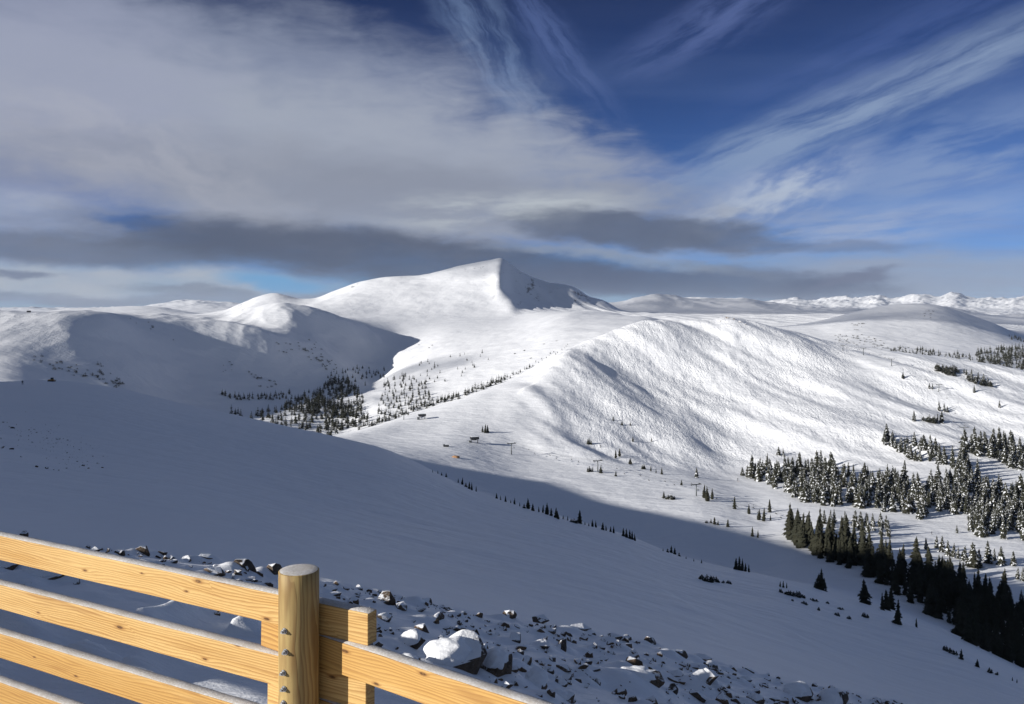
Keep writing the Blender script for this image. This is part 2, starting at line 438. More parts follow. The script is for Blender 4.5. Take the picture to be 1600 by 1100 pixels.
def H(x, y, mounds=True):
    x = np.asarray(x, float); y = np.asarray(y, float)
    ye = np.maximum(y, 4.0)
    u = x / ye * F + 800.0
    uc = np.clip(u, U0, U1)
    v = row_of(uc, ye)
    z = (HZ - v) / F * ye + (ye - y) * 0.03
    # unseen ridge added on the left, its crest shaped to shade the slope
    w = y - 0.364 * x
    zc = np.interp(w, SHADE_RIDGE_W, SHADE_RIDGE_Z)
    xe = -0.6216 * ye - 1.5
    t = sstep(0, 1, (xe - x) / np.maximum(xe + 400.0, 1.0))
    t = np.where(xe > -399, t, 0.0)
    z = z * (1 - t) + (zc - 0.1 * np.maximum(-400 - x, 0)) * t
    e = np.maximum(xe - x, 0.0)
    cap = 6 + 0.22 * np.minimum(ye, 90)
    z = z + cap * (1 - np.exp(-NEAR_RAISE * e / cap)) * sstep(1.0, 5.0, y) * sstep(200, 60, y) * sstep(-300, -150, x)
    # small relief
    far = sstep(60, 200, y)
    z = z + far * 1.1 * fbm(x / 85, y / 85, 3)
    z = z + sstep(30, 60, y) * sstep(700, 420, y) * 0.22 * fbm(x / 9, y / 14, 3)
    near = sstep(34, 22, y)
    z = z + near * (0.16 * fbm(x / 2.6, y / 2.2, 3) + 0.10 * perlin(x / 5.0 + 3, y / 7.0) + 0.03 * perlin((x + y) / 0.5, (y - 0.4 * x) / 1.6)) * sstep(3.0, 8.0, y)
    d9 = curve_d(14, uc)
    mog = sstep(760, 880, u) * sstep(640, 720, y) * sstep(1.08, 0.98, y / d9)
    z = z + mog * (7.5 * fbm((x * 0.9 + y * 0.45) / 75, (y - x * 0.3) / 240, 3) + 0.35 * fbm((x + 0.4 * y) / 16.0, (y - 0.4 * x) / 34.0, 2))
    hl = sstep(1000, 1250, y) * sstep(2500, 2100, y)
    z = z + hl * 5.0 * (ridged(x / 170, y / 280, 3) - 1.0) * sstep(760, 560, u) + hl * 1.5 * fbm(x / 60, y / 70, 3)
    mt = sstep(2700, 3300, y) * sstep(5200, 4600, y)
    z = z + mt * (9.0 * fbm(x / 330, y / 420, 4) + 7 * sstep(800, 830, u) * (ridged(x / 130 + y / 300, y / 700, 3) - 0.6))
    fr = sstep(5200, 6800, y)
    z = z + fr * (14 * fbm(x / 500, y / 600, 4) + 26 * sstep(850, 1000, u) * (ridged(x / 700 + 0.3, y / 1100, 4) - 0.85) + 16 * sstep(1150, 1300, u) * (ridged(x / 420, y / 700, 4) - 0.8))
    dr = sstep(9500, 15000, y)
    z = z + dr * (60 + 45 * sstep(1150, 1300, u)) * (ridged(x / 1500, y / 2200, 5) - 0.75)
    for (x0, y0, x1, y1, hh, ww) in DRIFTS:
        dx, dy = x1 - x0, y1 - y0
        L = math.hypot(dx, dy)
        t = ((x - x0) * dx + (y - y0) * dy) / L / L
        sd = ((x - x0) * dy - (y - y0) * dx) / L + 0.7 * ww * perlin(t * L / (6 * ww) + x0, t * 0.0 + y0 * 0.37)
        prof = np.where(sd > 0, np.exp(-(sd / ww) ** 2), np.exp(-(sd / (4.5 * ww)) ** 2))
        z = z + hh * prof * sstep(-0.1, 0.15, t) * sstep(1.1, 0.85, t)
    if mounds and MOUNDS:
        sel = np.nonzero((y > 3) & (y < 34) & (np.abs(x) < 30))
        if len(sel[0]):
            xs, ys = x[sel], y[sel]
            add = np.zeros_like(xs)
            for (mx, my, mh, mr) in MOUNDS:
                q = ((xs - mx) ** 2 + (ys - my) ** 2) / (mr * mr)
                w = np.nonzero(q < 6)[0]
                add[w] = np.maximum(add[w], mh * np.exp(-q[w]))
            z = z.copy(); z[sel] += add
    return z


def Hs(x, y):
    return float(H(np.array([x]), np.array([y]))[0])


_dd = np.exp(np.linspace(math.log(4.0), math.log(20000), 3000))


def at(u, v, dmin=4.0):
    """where the line of sight through a bearing column and row first meets the terrain"""
    d = _dd[_dd >= dmin]
    x = (u - 800) / F * d
    z = H(x, d)
    hit = np.nonzero(z >= (HZ - v) / F * d)[0]
    i = hit[0] if len(hit) else len(d) - 1
    dist = d[i]
    if i > 0 and len(hit):
        a, b = d[i - 1], d[i]
        ea = z[i - 1] - (HZ - v) / F * a; eb = z[i] - (HZ - v) / F * b
        if eb != ea:
            dist = a + (b - a) * (-ea) / (eb - ea)
    xx = (u - 800) / F * dist
    return xx, dist, Hs(xx, dist)


for (a, b, hh, ww) in (((1030, 922), (998, 907), 0.2, 1.2), ((1095, 962), (1030, 920), 0.3, 1.4), ((1330, 1038), (1218, 978), 0.35, 0.8), ((1460, 1100), (1325, 1034), 0.3, 0.7), ((905, 850), (860, 836), 0.4, 1.6),
                       ((320, 956), (200, 985), 0.22, 0.10), ((264, 1034), (180, 1062), 0.20, 0.12), ((390, 974), (360, 988), 0.15, 0.06), ((140, 1018), (105, 1030), 0.15, 0.10), ((60, 962), (-20, 985), 0.2, 0.12),
                       ((892, 548), (850, 585), 1.3, 3.0), ((852, 583), (812, 616), 1.1, 3.0), ((960, 516), (935, 530), 1.6, 3.0), ((1105, 512), (1150, 530), 2.0, 4.0)):
    pa, pb = (at(*a, 40), at(*b, 40)) if ww > 0.5 else (at(*a, 6), at(*b, 6))
    DRIFTS.append((pa[0], pa[1], pb[0], pb[1], hh, ww))


# ------------------------------------------------------------------ materials
def new_mat(name):
    m = bpy.data.materials.new(name)
    m.use_nodes = True
    nt = m.node_tree
    b = nt.nodes['Principled BSDF']
    return m, G(nt), b


def snow_material():
    m, g, b = new_mat('snow')
    geo = g.new('ShaderNodeNewGeometry')
    P = geo.outputs['Position']
    x, y, z = g.xyz(P)
    b.inputs['Base Color'].default_value = (0.86, 0.87, 0.89, 1)
    b.inputs['Roughness'].default_value = 0.55
    b.inputs['Specular IOR Level'].default_value = 0.25
    at_ = g.new('ShaderNodeAttribute', attribute_name='mogul')
    mog = at_.outputs['Fac']
    # small drift ripples nearby, wind crust further off, moguls on the ski hill
    n1 = g.noise(g.mapping(P, rot=(0, 0, R(24)), sc=(1.6, 5.0, 3.0)), 1.0, 5, 0.6)
    n2 = g.noise(P, 26.0, 3, 0.6)
    near = g.ramp(y, 30.0, 70.0, 1.0, 0.0)
    h_near = g.m('MULTIPLY', g.m('ADD', g.m('MULTIPLY', n1, 0.05), g.m('MULTIPLY', n2, 0.006)), near)
    n3 = g.noise(g.mapping(P, rot=(0, 0, R(15)), sc=(0.05, 0.12, 0.1)), 1.0, 6, 0.55)
    h_mid = g.m('MULTIPLY', g.m('MULTIPLY', n3, 1.5), g.ramp(y, 40, 200, 0.0, 1.0))
    mp = g.mapping(P, rot=(0, 0, R(-22)), sc=(0.52, 0.24, 0.4))
    n4 = g.noise(mp, 1.0, 3, 0.55, 0.6)
    n5 = g.noise(g.mapping(P, rot=(0, 0, R(-22)), sc=(0.11, 0.03, 0.06)), 1.0, 3, 0.5, 0.4)
    h_mog = g.m('MULTIPLY', g.m('ADD', g.m('MULTIPLY', g.m('MULTIPLY', n4, 1.2), g.ramp(g.noise(P, 0.013, 3, 0.5), 0.36, 0.60, 0.40, 1.0)), g.m('MULTIPLY', n5, 1.5)), mog)
    n6 = g.noise(P, 0.006, 8, 0.6)
    h_far = g.m('MULTIPLY', n6, g.ramp(y, 1800, 3500, 0.0, 9.0))
    hgt = g.m('ADD', g.m('ADD', h_near, h_mid), g.m('ADD', h_mog, h_far))
    bp = g.new('ShaderNodeBump')
    bp.inputs['Strength'].default_value = 1.0
    bp.inputs['Distance'].default_value = 1.0
    g.put(bp.inputs['Height'], hgt)
    g.put(b.inputs['Normal'], bp.outputs[0])
    # wind-scoured bare rock on the steep crest of the main mountain and the far range
    nz = g.xyz(geo.outputs['Normal'])[2]
    rk = g.noise(g.mapping(P, sc=(0.018, 0.004, 0.02)), 1.0, 8, 0.68)
    steep = g.ramp(nz, 0.965, 0.90, 0.0, 1.0)
    rock = g.m('MULTIPLY', g.m('MULTIPLY', g.ramp(rk, 0.56, 0.64), steep), g.ramp(y, 3000, 3400, 0.0, 0.9))
    g.put(b.inputs['Base Color'], g.mix(rock, (0.86, 0.87, 0.89), (0.12, 0.12, 0.13)))
    return m


SNOW = snow_material()


def tag(o, label=None, cat=None, group=None, kind=None):
    if label: o['label'] = label
    if cat: o['category'] = cat
    if group: o['group'] = group
    if kind: o['kind'] = kind
    return o


def link(name, me, mat=None, parent=None):
    o = bpy.data.objects.new(name, me)
    COL.objects.link(o)
    if mat is not None:
        for mm in (mat if isinstance(mat, (list, tuple)) else [mat]):
            me.materials.append(mm)
    if parent is not None:
        o.parent = parent
    return o


def empty(name, loc, rz=0.0):
    o = bpy.data.objects.new(name, None)
    o.empty_display_size = 0.3
    COL.objects.link(o)
    o.location = loc
    o.rotation_euler = (0, 0, rz)
    return o


# ------------------------------------------------------------------ stones (positions first: the snow banks up against them)
def rock_material():
    m, g, b = new_mat('weathered_rock')
    geo = g.new('ShaderNodeNewGeometry')
    tc = g.new('ShaderNodeTexCoord')
    P = geo.outputs['Position']; O = tc.outputs['Object']
    oi = g.new('ShaderNodeObjectInfo')
    n = g.noise(P, 7.0, 8, 0.65)
    lich = g.noise(P, 16.0, 5, 0.7)
    rust = g.noise(P, 2.1, 4, 0.6)
    c = g.mix(g.ramp(n, 0.3, 0.7), (0.05, 0.036, 0.025), (0.17, 0.122, 0.082))
    c = g.mix(g.ramp(rust, 0.48, 0.66, 0.0, 0.6), c, (0.17, 0.095, 0.045))
    c = g.mix(g.ramp(lich, 0.60, 0.70, 0.0, 0.55), c, (0.22, 0.21, 0.18))
    c = g.mix(g.m('MULTIPLY', oi.outputs['Random'], 0.5), c, (0.055, 0.05, 0.05))
    nz = g.xyz(geo.outputs['Normal'])[2]
    sn = g.noise(P, 5.0, 6, 0.6)
    cover = g.ramp(g.m('ADD', nz, g.m('MULTIPLY', g.m('SUBTRACT', sn, 0.5), 0.75)), 0.60, 0.70)
    dust = g.m('MULTIPLY', g.ramp(g.noise(P, 45.0, 4, 0.7), 0.60, 0.72), g.ramp(nz, -0.1, 0.5, 0.0, 0.6))
    cover = g.m('MAXIMUM', cover, dust)
    g.put(b.inputs['Base Color'], g.mix(cover, c, (0.85, 0.86, 0.88)))
    b.inputs['Roughness'].default_value = 0.85
    b.inputs['Specular IOR Level'].default_value = 0.2
    bp = g.new('ShaderNodeBump')
    bp.inputs['Strength'].default_value = 0.9
    bp.inputs['Distance'].default_value = 0.03
    g.put(bp.inputs['Height'], g.noise(P, 14.0, 7, 0.65))
    g.put(b.inputs['Normal'], bp.outputs[0])
    return m


ROCK = rock_material()


def rock_mesh(seed, flat=0.6, big=False):
    rg = np.random.default_rng(seed)
    bm = bmesh.new()
    n = 16 if not big else 22
    pts = rg.normal(size=(n, 3))
    pts /= np.linalg.norm(pts, axis=1, keepdims=True)
    pts *= rg.uniform(0.75, 1.0, (n, 1))
    pts *= np.array([1.0, rg.uniform(0.6, 0.85), flat])
    if big:
        pts = np.sign(pts) * np.abs(pts) ** 0.72
        pts *= np.array([0.92, 0.92, 1.0])
    for p in pts:
        bm.verts.new(p)
    r = bmesh.ops.convex_hull(bm, input=bm.verts[:])
    bmesh.ops.delete(bm, geom=[e for e in r['geom_interior'] if isinstance(e, bmesh.types.BMVert)], context='VERTS')
    bmesh.ops.dissolve_limit(bm, angle_limit=0.16, verts=bm.verts[:], edges=bm.edges[:])
    bmesh.ops.bevel(bm, geom=bm.edges[:], offset=0.045, segments=2, affect='EDGES', profile=0.6)
    bmesh.ops.triangulate(bm, faces=bm.faces[:])
    bmesh.ops.subdivide_edges(bm, edges=[e for e in bm.edges if e.calc_length() > 0.22], cuts=1 if not big else 3, use_grid_fill=True)
    bmesh.ops.triangulate(bm, faces=bm.faces[:])
    for v in bm.verts:
        c = v.co
        k = 0.035 * float(fbm(np.array([c.x * 2.3 + seed]), np.array([c.y * 2.3 + c.z * 1.7]), 3)[0])
        v.co = c * (1 + k * 1.6)
    for f in bm.faces:
        f.smooth = False
    me = bpy.data.meshes.new('boulder')
    bm.to_mesh(me); bm.free()
    me.materials.append(ROCK)
    return me


ROCK_ME = [rock_mesh(100 + i, f) for i, f in enumerate([0.5, 0.65, 0.42, 0.55, 0.75, 0.6, 0.36, 0.5, 0.8, 0.45])]
BIG_ME = [rock_mesh(300 + i, f, True) for i, f in enumerate([0.72, 0.8, 0.62, 0.9])]
CREST = np.array([[-60, 836], [0, 842], [150, 856], [300, 874], [500, 908], [620, 930], [750, 962], [870, 980], [1000, 1004], [1100, 1030], [1230, 1062], [1330, 1082], [1400, 1100], [1600, 1165]])
crest_v = lambda u: float(np.interp(u, CREST[:, 0], CREST[:, 1]))

ROCKS = []     # (u, v, width px, mesh, tilt, sink, label, group)
# named ones, seen one by one in the photograph
for (u, v, w, mi, big, tilt, zs, lab) in [
    (712, 1046, 100, 0, True, (0.15, -0.1, 0.5), 1.0, "biggest boulder in the foreground, snow domed over its top, behind the lower right fence rail"),
    (776, 1056, 62, 1, True, (0.1, 0.25, 1.2), 1.15, "dark brown boulder leaning against the right side of the biggest snow topped boulder"),
    (640, 1042, 44, 2, True, (0.2, 0.1, 2.0), 0.8, "snow plastered lump of rock between the post stub and the biggest boulder"),
    (383, 893, 34, 8, False, (0.5, -0.5, 0.3), 1.7, "upright dark slab standing on the rocky crest left of the round post"),
    (427, 900, 30, 4, False, (0.4, -0.3, 0.9), 1.6, "pointed dark stone directly left of the round post top"),
    (602, 948, 34, 8, False, (0.3, 0.5, 0.2), 1.5, "dark wedge shaped stone on the slope just right of the upper rail end"),
    (626, 954, 30, 1, False, (-0.3, 0.2, 1.7), 1.0, "low dark stone touching the right side of the dark wedge"),
    (598, 972, 34, 3, False, (0.2, 0.0, 0.5), 1.0, "rounded brown stone below the dark wedge, beside the upper rail end"),
    (662, 990, 34, 5, False, (0.15, 0.1, 0.1), 1.0, "flat topped brown block on the snow left above the biggest boulder"),
    (75, 908, 72, 3, False, (0.1, 0.1, 0.4), 0.9, "broad brown rock seen between the first and second rails at the left"),
    (14, 890, 46, 0, False, (0.1, 0.2, 0.2), 0.9, "dark rock at the left picture edge between the first two rails"),
    (30, 918, 40, 6, False, (0.05, 0.1, 0.1), 0.7, "low flat stone just above the second rail at the left picture edge"),
    (36, 838, 16, 4, False, (0.2, 0.1, 0.3), 1.3, "lone snow capped stone on the crest farthest to the left, above the top rail"),
    (190, 872, 28, 5, False, (0.1, 0.3, 0.1), 1.0, "dark stone group member on the crest above the top rail, left of its middle"),
    (148, 866, 22, 1, False, (0.3, -0.3, 0.6), 1.2, "tilted stone with a white snow side above the top rail"),
    (252, 868, 20, 7, False, (0.2, -0.2, 0.8), 1.3, "stone with a bright snow cap on the crest above the top rail"),
    (322, 876, 30, 2, False, (0.1, 0.2, 0.2), 1.2, "triangular dark stone on the crest with snow drifted up its left side"),
    (335, 902, 34, 1, False, (0.2, 0.3, 0.4), 1.1, "grey pointed stone just above the top rail, left of the post"),
    (338, 962, 12, 4, False, (0.2, 0.2, 0.4), 1.5, "small dark stone alone on smooth snow under the top rail"),
    (795, 968, 26, 4, False, (0.3, -0.4, 0.4), 1.2, "dark stone with a white snow streak on the crest right of the biggest boulder"),
    (845, 974, 28, 1, False, (0.2, 0.2, 0.3), 1.1, "humped snow covered stone on the crest in the middle of the rocky slope"),
    (905, 988, 40, 2, False, (0.1, 0.1, 0.2), 1.0, "wide snow covered slab with a dark right end on the crest"),
    (980, 1002, 18, 8, False, (0.1, 0.3, 0.4), 1.1, "small brown pyramid shaped stone on the crest"),
    (1014, 1008, 30, 3, False, (0.1, 0.4, 0.3), 1.1, "brown wedge shaped stone right of the small pyramid on the crest"),
    (855, 1052, 22, 4, False, (0.2, 0.2, 0.3), 1.0, "round dark stone half buried in snow in the middle foreground"),
    (880, 1050, 26, 1, False, (0.3, 0.4, 0.3), 1.0, "dark triangular stone right of the round half buried one"),
    (882, 1034, 12, 5, False, (0.2, 0.2, 0.3), 1.0, "small black knob of rock above the round half buried stone"),
    (900, 1066, 24, 6, False, (0.2, 0.5, 0.3), 1.0, "leaning dark slab edge right of the half buried stones"),
    (880, 1096, 46, 0, False, (0.1, 0.2, 0.3), 1.1, "brown arched stone at the bottom edge, right of the fence end"),
    (1004, 1070, 74, 6, False, (0.1, 0.1, 0.1), 1.1, "wide low slab outlined by a dark rim in the lower foreground"),
    (1050, 1084, 22, 8, False, (0.2, 0.5, 0.3), 1.5, "dark upright block at the right end of the wide low slab"),
    (1102, 1070, 46, 1, False, (0.2, -0.2, 0.2), 1.2, "arched brown stone with snow packed into its middle"),
    (1098, 1034, 32, 2, False, (0.1, 0.1, 0.2), 1.0, "reddish flat stone dusted with snow on the crest at the right"),
    (1246, 1092, 50, 0, True, (0.1, 0.1, 0.4), 0.9, "rounded brown boulder with thick snow on top at the lower right"),
    (1300, 1102, 54, 3, True, (0.1, -0.2, 0.9), 0.8, "boulder with a bright white snow cap at the bottom edge, right of the rounded one"),
    (1022, 1104, 34, 5, False, (0.1, 0.1, 0.4), 1.1, "brown stone cut by the bottom edge below the wide low slab"),
    (1180, 1100, 30, 4, False, (0.1, 0.1, 0.4), 1.1, "dark stone at the bottom edge, left of the rounded boulder"),
]:
    ROCKS.append([u, v, w, (BIG_ME if big else ROCK_ME)[mi], tilt, zs, lab, "single stones in the foreground" , big])


def scatter_rocks(n, u0, u1, dv0, dv1, w0, w1, lab, grp, avoid=14, pw=1.6):
    k = 0; tries = 0
    while k < n and tries < n * 40:
        tries += 1
        u = rng.uniform(u0, u1)
        v = crest_v(u) + dv0 + (dv1 - dv0) * rng.random() ** 1.3
        if v > 1108: continue
        near = (v - crest_v(u)) / 120.0
        w = (w0 + (w1 - w0) * rng.random() ** pw) * (0.75 + 0.7 * max(near, 0))
        if any(abs(u - r[0]) < (w + r[2]) * 0.42 and abs(v - r[1]) < (w + r[2]) * 0.22 for r in ROCKS): continue
        ROCKS.append([u, v, w, ROCK_ME[rng.integers(10)], tuple(rng.uniform(-0.35, 0.45, 2)) + (rng.uniform(0, 6.3),), rng.uniform(0.8, 1.4), lab, grp, False])
        k += 1


scatter_rocks(66, -20, 440, 2, 44, 12, 46, "dark stone poking through the snow on the crest left of the post", "stones on the crest left of the post")
scatter_rocks(8, -20, 130, 44, 70, 16, 40, "brown stone in the snow between the upper left rails", "stones between the upper left rails")
scatter_rocks(88, 505, 880, 2, 120, 12, 46, "small dark stone in the snowy rubble between the post and the mid crest", "rubble between the post and mid crest")
scatter_rocks(62, 880, 1420, 2, 95, 12, 44, "dark rimmed stone half buried in snow on the rocky ground at lower right", "half buried stones at lower right")
_plan = []
for r in ROCKS:
    x, y, z = at(r[0], r[1], 5.0)
    w = r[2] / F * y
    _plan.append((x, y, w))
for (x, y, w), r in zip(_plan, ROCKS):
    bigk = 0.30 if r[8] else 0.60
    MOUNDS.append((x - 0.42 * w, y - 0.30 * w, bigk * 0.42 * w * r[5], 0.62 * w))
    if rng.random() < 0.6:
        MOUNDS.append((x + 0.15 * w, y + 0.45 * w, 0.30 * w, 0.55 * w))

# ------------------------------------------------------------------ terrain mesh
def build_terrain():
    s = np.concatenate([np.linspace(-7.0, -0.8, 130)[:-1], np.linspace(-0.8, 0.8, 1080), np.linspace(0.8, 1.7, 60)[1:]])
    def seg(a, b, n): return np.exp(np.linspace(math.log(a), math.log(b), n + 1))[:-1]
    yr = np.concatenate([np.linspace(-10, 4, 30)[:-1], seg(4, 40, 300), seg(40, 500, 230), seg(500, 1700, 420), seg(1700, 5500, 260), seg(5500, 30000, 130), [30000.0]])
    S, Y = np.meshgrid(s, yr)
    X = np.where(S < -0.8, -0.8 * (Y + 12.0) + (S + 0.8) * np.minimum(Y + 12.0, 260.0), S * (Y + 12.0))
    Z = H(X, Y)
    # clamp the far left columns so that they stay sensible
    nr, nc = X.shape
    co = np.stack([X, Y, Z], -1)
    # smooth vertex normals of the whole sheet
    dx = np.zeros_like(co); dy = np.zeros_like(co)
    dx[:, 1:-1] = co[:, 2:] - co[:, :-2]; dx[:, 0] = co[:, 1] - co[:, 0]; dx[:, -1] = co[:, -1] - co[:, -2]
    dy[1:-1] = co[2:] - co[:-2]; dy[0] = co[1] - co[0]; dy[-1] = co[-1] - co[-2]
    nrm = np.cross(dx, dy)
    nrm /= np.linalg.norm(nrm, axis=-1, keepdims=True)
    U = np.clip(X / np.maximum(Y, 4) * F + 800, U0, U1)
    d9 = np.interp(U, US, CD[14])
    mog = sstep(800, 960, U) * sstep(620, 760, Y) * sstep(1.15, 1.0, Y / d9)
    v9 = (HZ - Z / np.maximum(Y, 4) * F)
    # groomed runs stay smooth
    mog = mog * (1 - 0.85 * sstep(1290, 1330, U + 0.6 * (v9 - 600)) * sstep(1430, 1370, U + 0.6 * (v9 - 600)) * sstep(640, 560, v9))
    hillA = sstep(260, 120, U) * sstep(1050, 1180, Y) * sstep(1500, 1380, Y)
    mog = np.clip(mog + 0.6 * hillA, 0, 1)
    # region of each face, cut in the hidden dips
    cuts = [4, 8, 15, 21, 25]
    Uc = 0.25 * (U[:-1, :-1] + U[1:, :-1] + U[:-1, 1:] + U[1:, 1:]); Yc = 0.5 * (Y[:-1, :-1] + Y[1:, 1:])
    reg = np.zeros(Uc.shape, int)
    for k in cuts:
        reg += (Yc > np.interp(Uc, US, CD[k]))
    idx = np.arange(nr * nc).reshape(nr, nc)
    quads = np.stack([idx[:-1, :-1], idx[:-1, 1:], idx[1:, 1:], idx[1:, :-1]], -1)
    names = ['ground', 'snow_slope', 'valley_terrain', 'hills', 'mountain_terrain', 'distant_hills']
    for r, nm in enumerate(names):
        q = quads[reg == r]
        if not len(q): continue
        used, inv = np.unique(q, return_inverse=True)
        inv = inv.reshape(-1)
        me = bpy.data.meshes.new(nm)
        me.vertices.add(len(used))
        me.vertices.foreach_set('co', co.reshape(-1, 3)[used].astype(np.float32).ravel())
        me.loops.add(len(inv))
        me.loops.foreach_set('vertex_index', inv.astype(np.int32))
        me.polygons.add(len(q))
        me.polygons.foreach_set('loop_start', (np.arange(len(q)) * 4).astype(np.int32))
        me.polygons.foreach_set('use_smooth', np.ones(len(q), dtype=bool))
        me.update(calc_edges=True)
        a = me.attributes.new('mogul', 'FLOAT', 'POINT')
        a.data.foreach_set('value', mog.reshape(-1)[used].astype(np.float32))
        me.normals_split_custom_set_from_vertices(nrm.reshape(-1, 3)[used].astype(np.float32))
        o = link(nm, me, SNOW)
        tag(o, kind='structure')


build_terrain()
for (x, y, w), r in zip(_plan, ROCKS):
    o = bpy.data.objects.new('boulder', r[3])
    COL.objects.link(o)
    base = float(H(np.array([x]), np.array([y]), False)[0])
    s = w * 0.60
    o.scale = (s, s, s * r[5])
    o.rotation_euler = r[4]
    o.location = (x, y, base + 0.20 * s)
    tag(o, r[6], 'rock', r[7])
    if r[2] > 40:
        bm = bmesh.new(); bmesh.ops.create_icosphere(bm, subdivisions=4, radius=1.0)
        fl = max(v.co.z for v in r[3].vertices)
        for q in bm.verts:
            c_ = q.co
            k_ = 1 + 0.28 * float(fbm(np.array([c_.x * 1.5 + x * 3]), np.array([c_.y * 1.5 + c_.z]), 3)[0])
            q.co = Vector((-0.22 + c_.x * 0.62 * k_, 0.02 + c_.y * 0.50 * k_, fl * (0.48 + 0.58 * max(c_.z, -0.4) * k_)))
        for f in bm.faces: f.smooth = True
        cm = bpy.data.meshes.new('snow_cap'); bm.to_mesh(cm); bm.free()
        link('snow_cap', cm, SNOW, o)
# rocky knob on the skyline of the mogul hill
for i, (u, v, wp) in enumerate(((1137, 497, 8), (1147, 499, 6), (1156, 503, 7), (1126, 502, 4), (1165, 507, 5))):
    x, y, z = at(u, v, 700)
    o = bpy.data.objects.new('boulder', ROCK_ME[(i * 3) % 10]); COL.objects.link(o)
    q = wp / F * y * 0.5
    o.scale = (q, q, q); o.rotation_euler = (0.2, 0.1, i); o.location = (x, y, z + 0.15 * q)
    tag(o, "dark outcrop stone on the skyline of the mogul hill", 'rock', "outcrop on the mogul hill's skyline")
# dark stones on the open slope at the left
SLOPE_STONES = [(18, 702, 12), (4, 700, 10), (90, 686, 13), (58, 730, 10), (73, 732, 8), (104, 732, 6), (33, 714, 6), (120, 721, 7), (130, 728, 8), (138, 732, 6), (152, 724, 5), (160, 731, 6), (145, 713, 4), (84, 734, 5), (20, 669, 9), (45, 672, 4), (55, 672, 4), (5, 660, 6)]
for i in range(24):
    t = rng.random()
    SLOPE_STONES.append((rng.uniform(0, 70) + 90 * t + rng.normal() * 10, 664 + 62 * t + rng.normal() * 7, rng.uniform(2.0, 4.5)))
for i, (u, v, wp) in enumerate(SLOPE_STONES):
    x, y, z = at(u, v, 60)
    o = bpy.data.objects.new('boulder', ROCK_ME[i % 10])
    COL.objects.link(o)
    s = wp / F * y * 0.5
    o.scale = (s, s, s * 0.95); o.rotation_euler = (rng.uniform(-.3, .3), rng.uniform(-.3, .3), rng.uniform(0, 6))
    o.location = (x, y, z + 0.1 * s)
    if i == 0: lab, gp = "large bare stone at the left edge of the smooth slope, above the fence", None
    elif i == 2: lab, gp = "lone oblong stone highest in the scatter on the left slope", None
    else: lab, gp = "tiny dark stone scattered on the smooth shaded slope at left", "stones scattered on the left slope"
    tag(o, lab, 'rock', gp)

# chips and edges of the buried scree between them, beyond counting
RV = {}


def rubble():
    vs, fs = [], []
    for i in range(2300):
        if i < 2150:
            u = rng.uniform(-20, 1430); v = crest_v(u) + 125 * rng.random() ** 1.7 + 1
            if v > 1106 or (u < 430 and v > crest_v(u) + 42) or float(perlin(np.array([u / 55.0]), np.array([v / 16.0]))[0]) < 0.02: continue
            x, y, z = at(u, v, 5.0); w = (3 + 21 * rng.random() ** 2.2) * (0.8 + (v - crest_v(u)) / 140) / F * y
        else:
            t = rng.random()
            u, v = rng.uniform(0, 80) + 90 * t + rng.normal() * 12, 664 + 62 * t + rng.normal() * 9
            x, y, z = at(u, v, 60); w = rng.uniform(1.0, 2.4) / F * y
        me = ROCK_ME[rng.integers(10)]
        if me.name not in RV:
            RV[me.name] = (np.array([q.co[:] for q in me.vertices]), [tuple(p.vertices) for p in me.polygons])
        V, P = RV[me.name]
        a = rng.uniform(0, 6.28); tl = rng.uniform(-0.5, 0.5)
        V = V * (w * 0.5) * np.array([1, 0.8, 1.1])
        V = np.stack([V[:, 0] * math.cos(tl) - V[:, 2] * math.sin(tl), V[:, 1], V[:, 0] * math.sin(tl) + V[:, 2] * math.cos(tl)], 1)
        V = np.stack([V[:, 0] * math.cos(a) - V[:, 1] * math.sin(a) + x, V[:, 0] * math.sin(a) + V[:, 1] * math.cos(a) + y, V[:, 2] + z + 0.04 * w], 1)
        b = len(vs); vs.extend(V.tolist()); fs.extend(tuple(k + b for k in p) for p in P)
    me = bpy.data.meshes.new('rubble'); me.from_pydata(vs, [], fs)
    tag(link('rubble', me, ROCK), "scattered chips of dark scree showing through thin snow", 'rubble', None, 'stuff')


rubble()

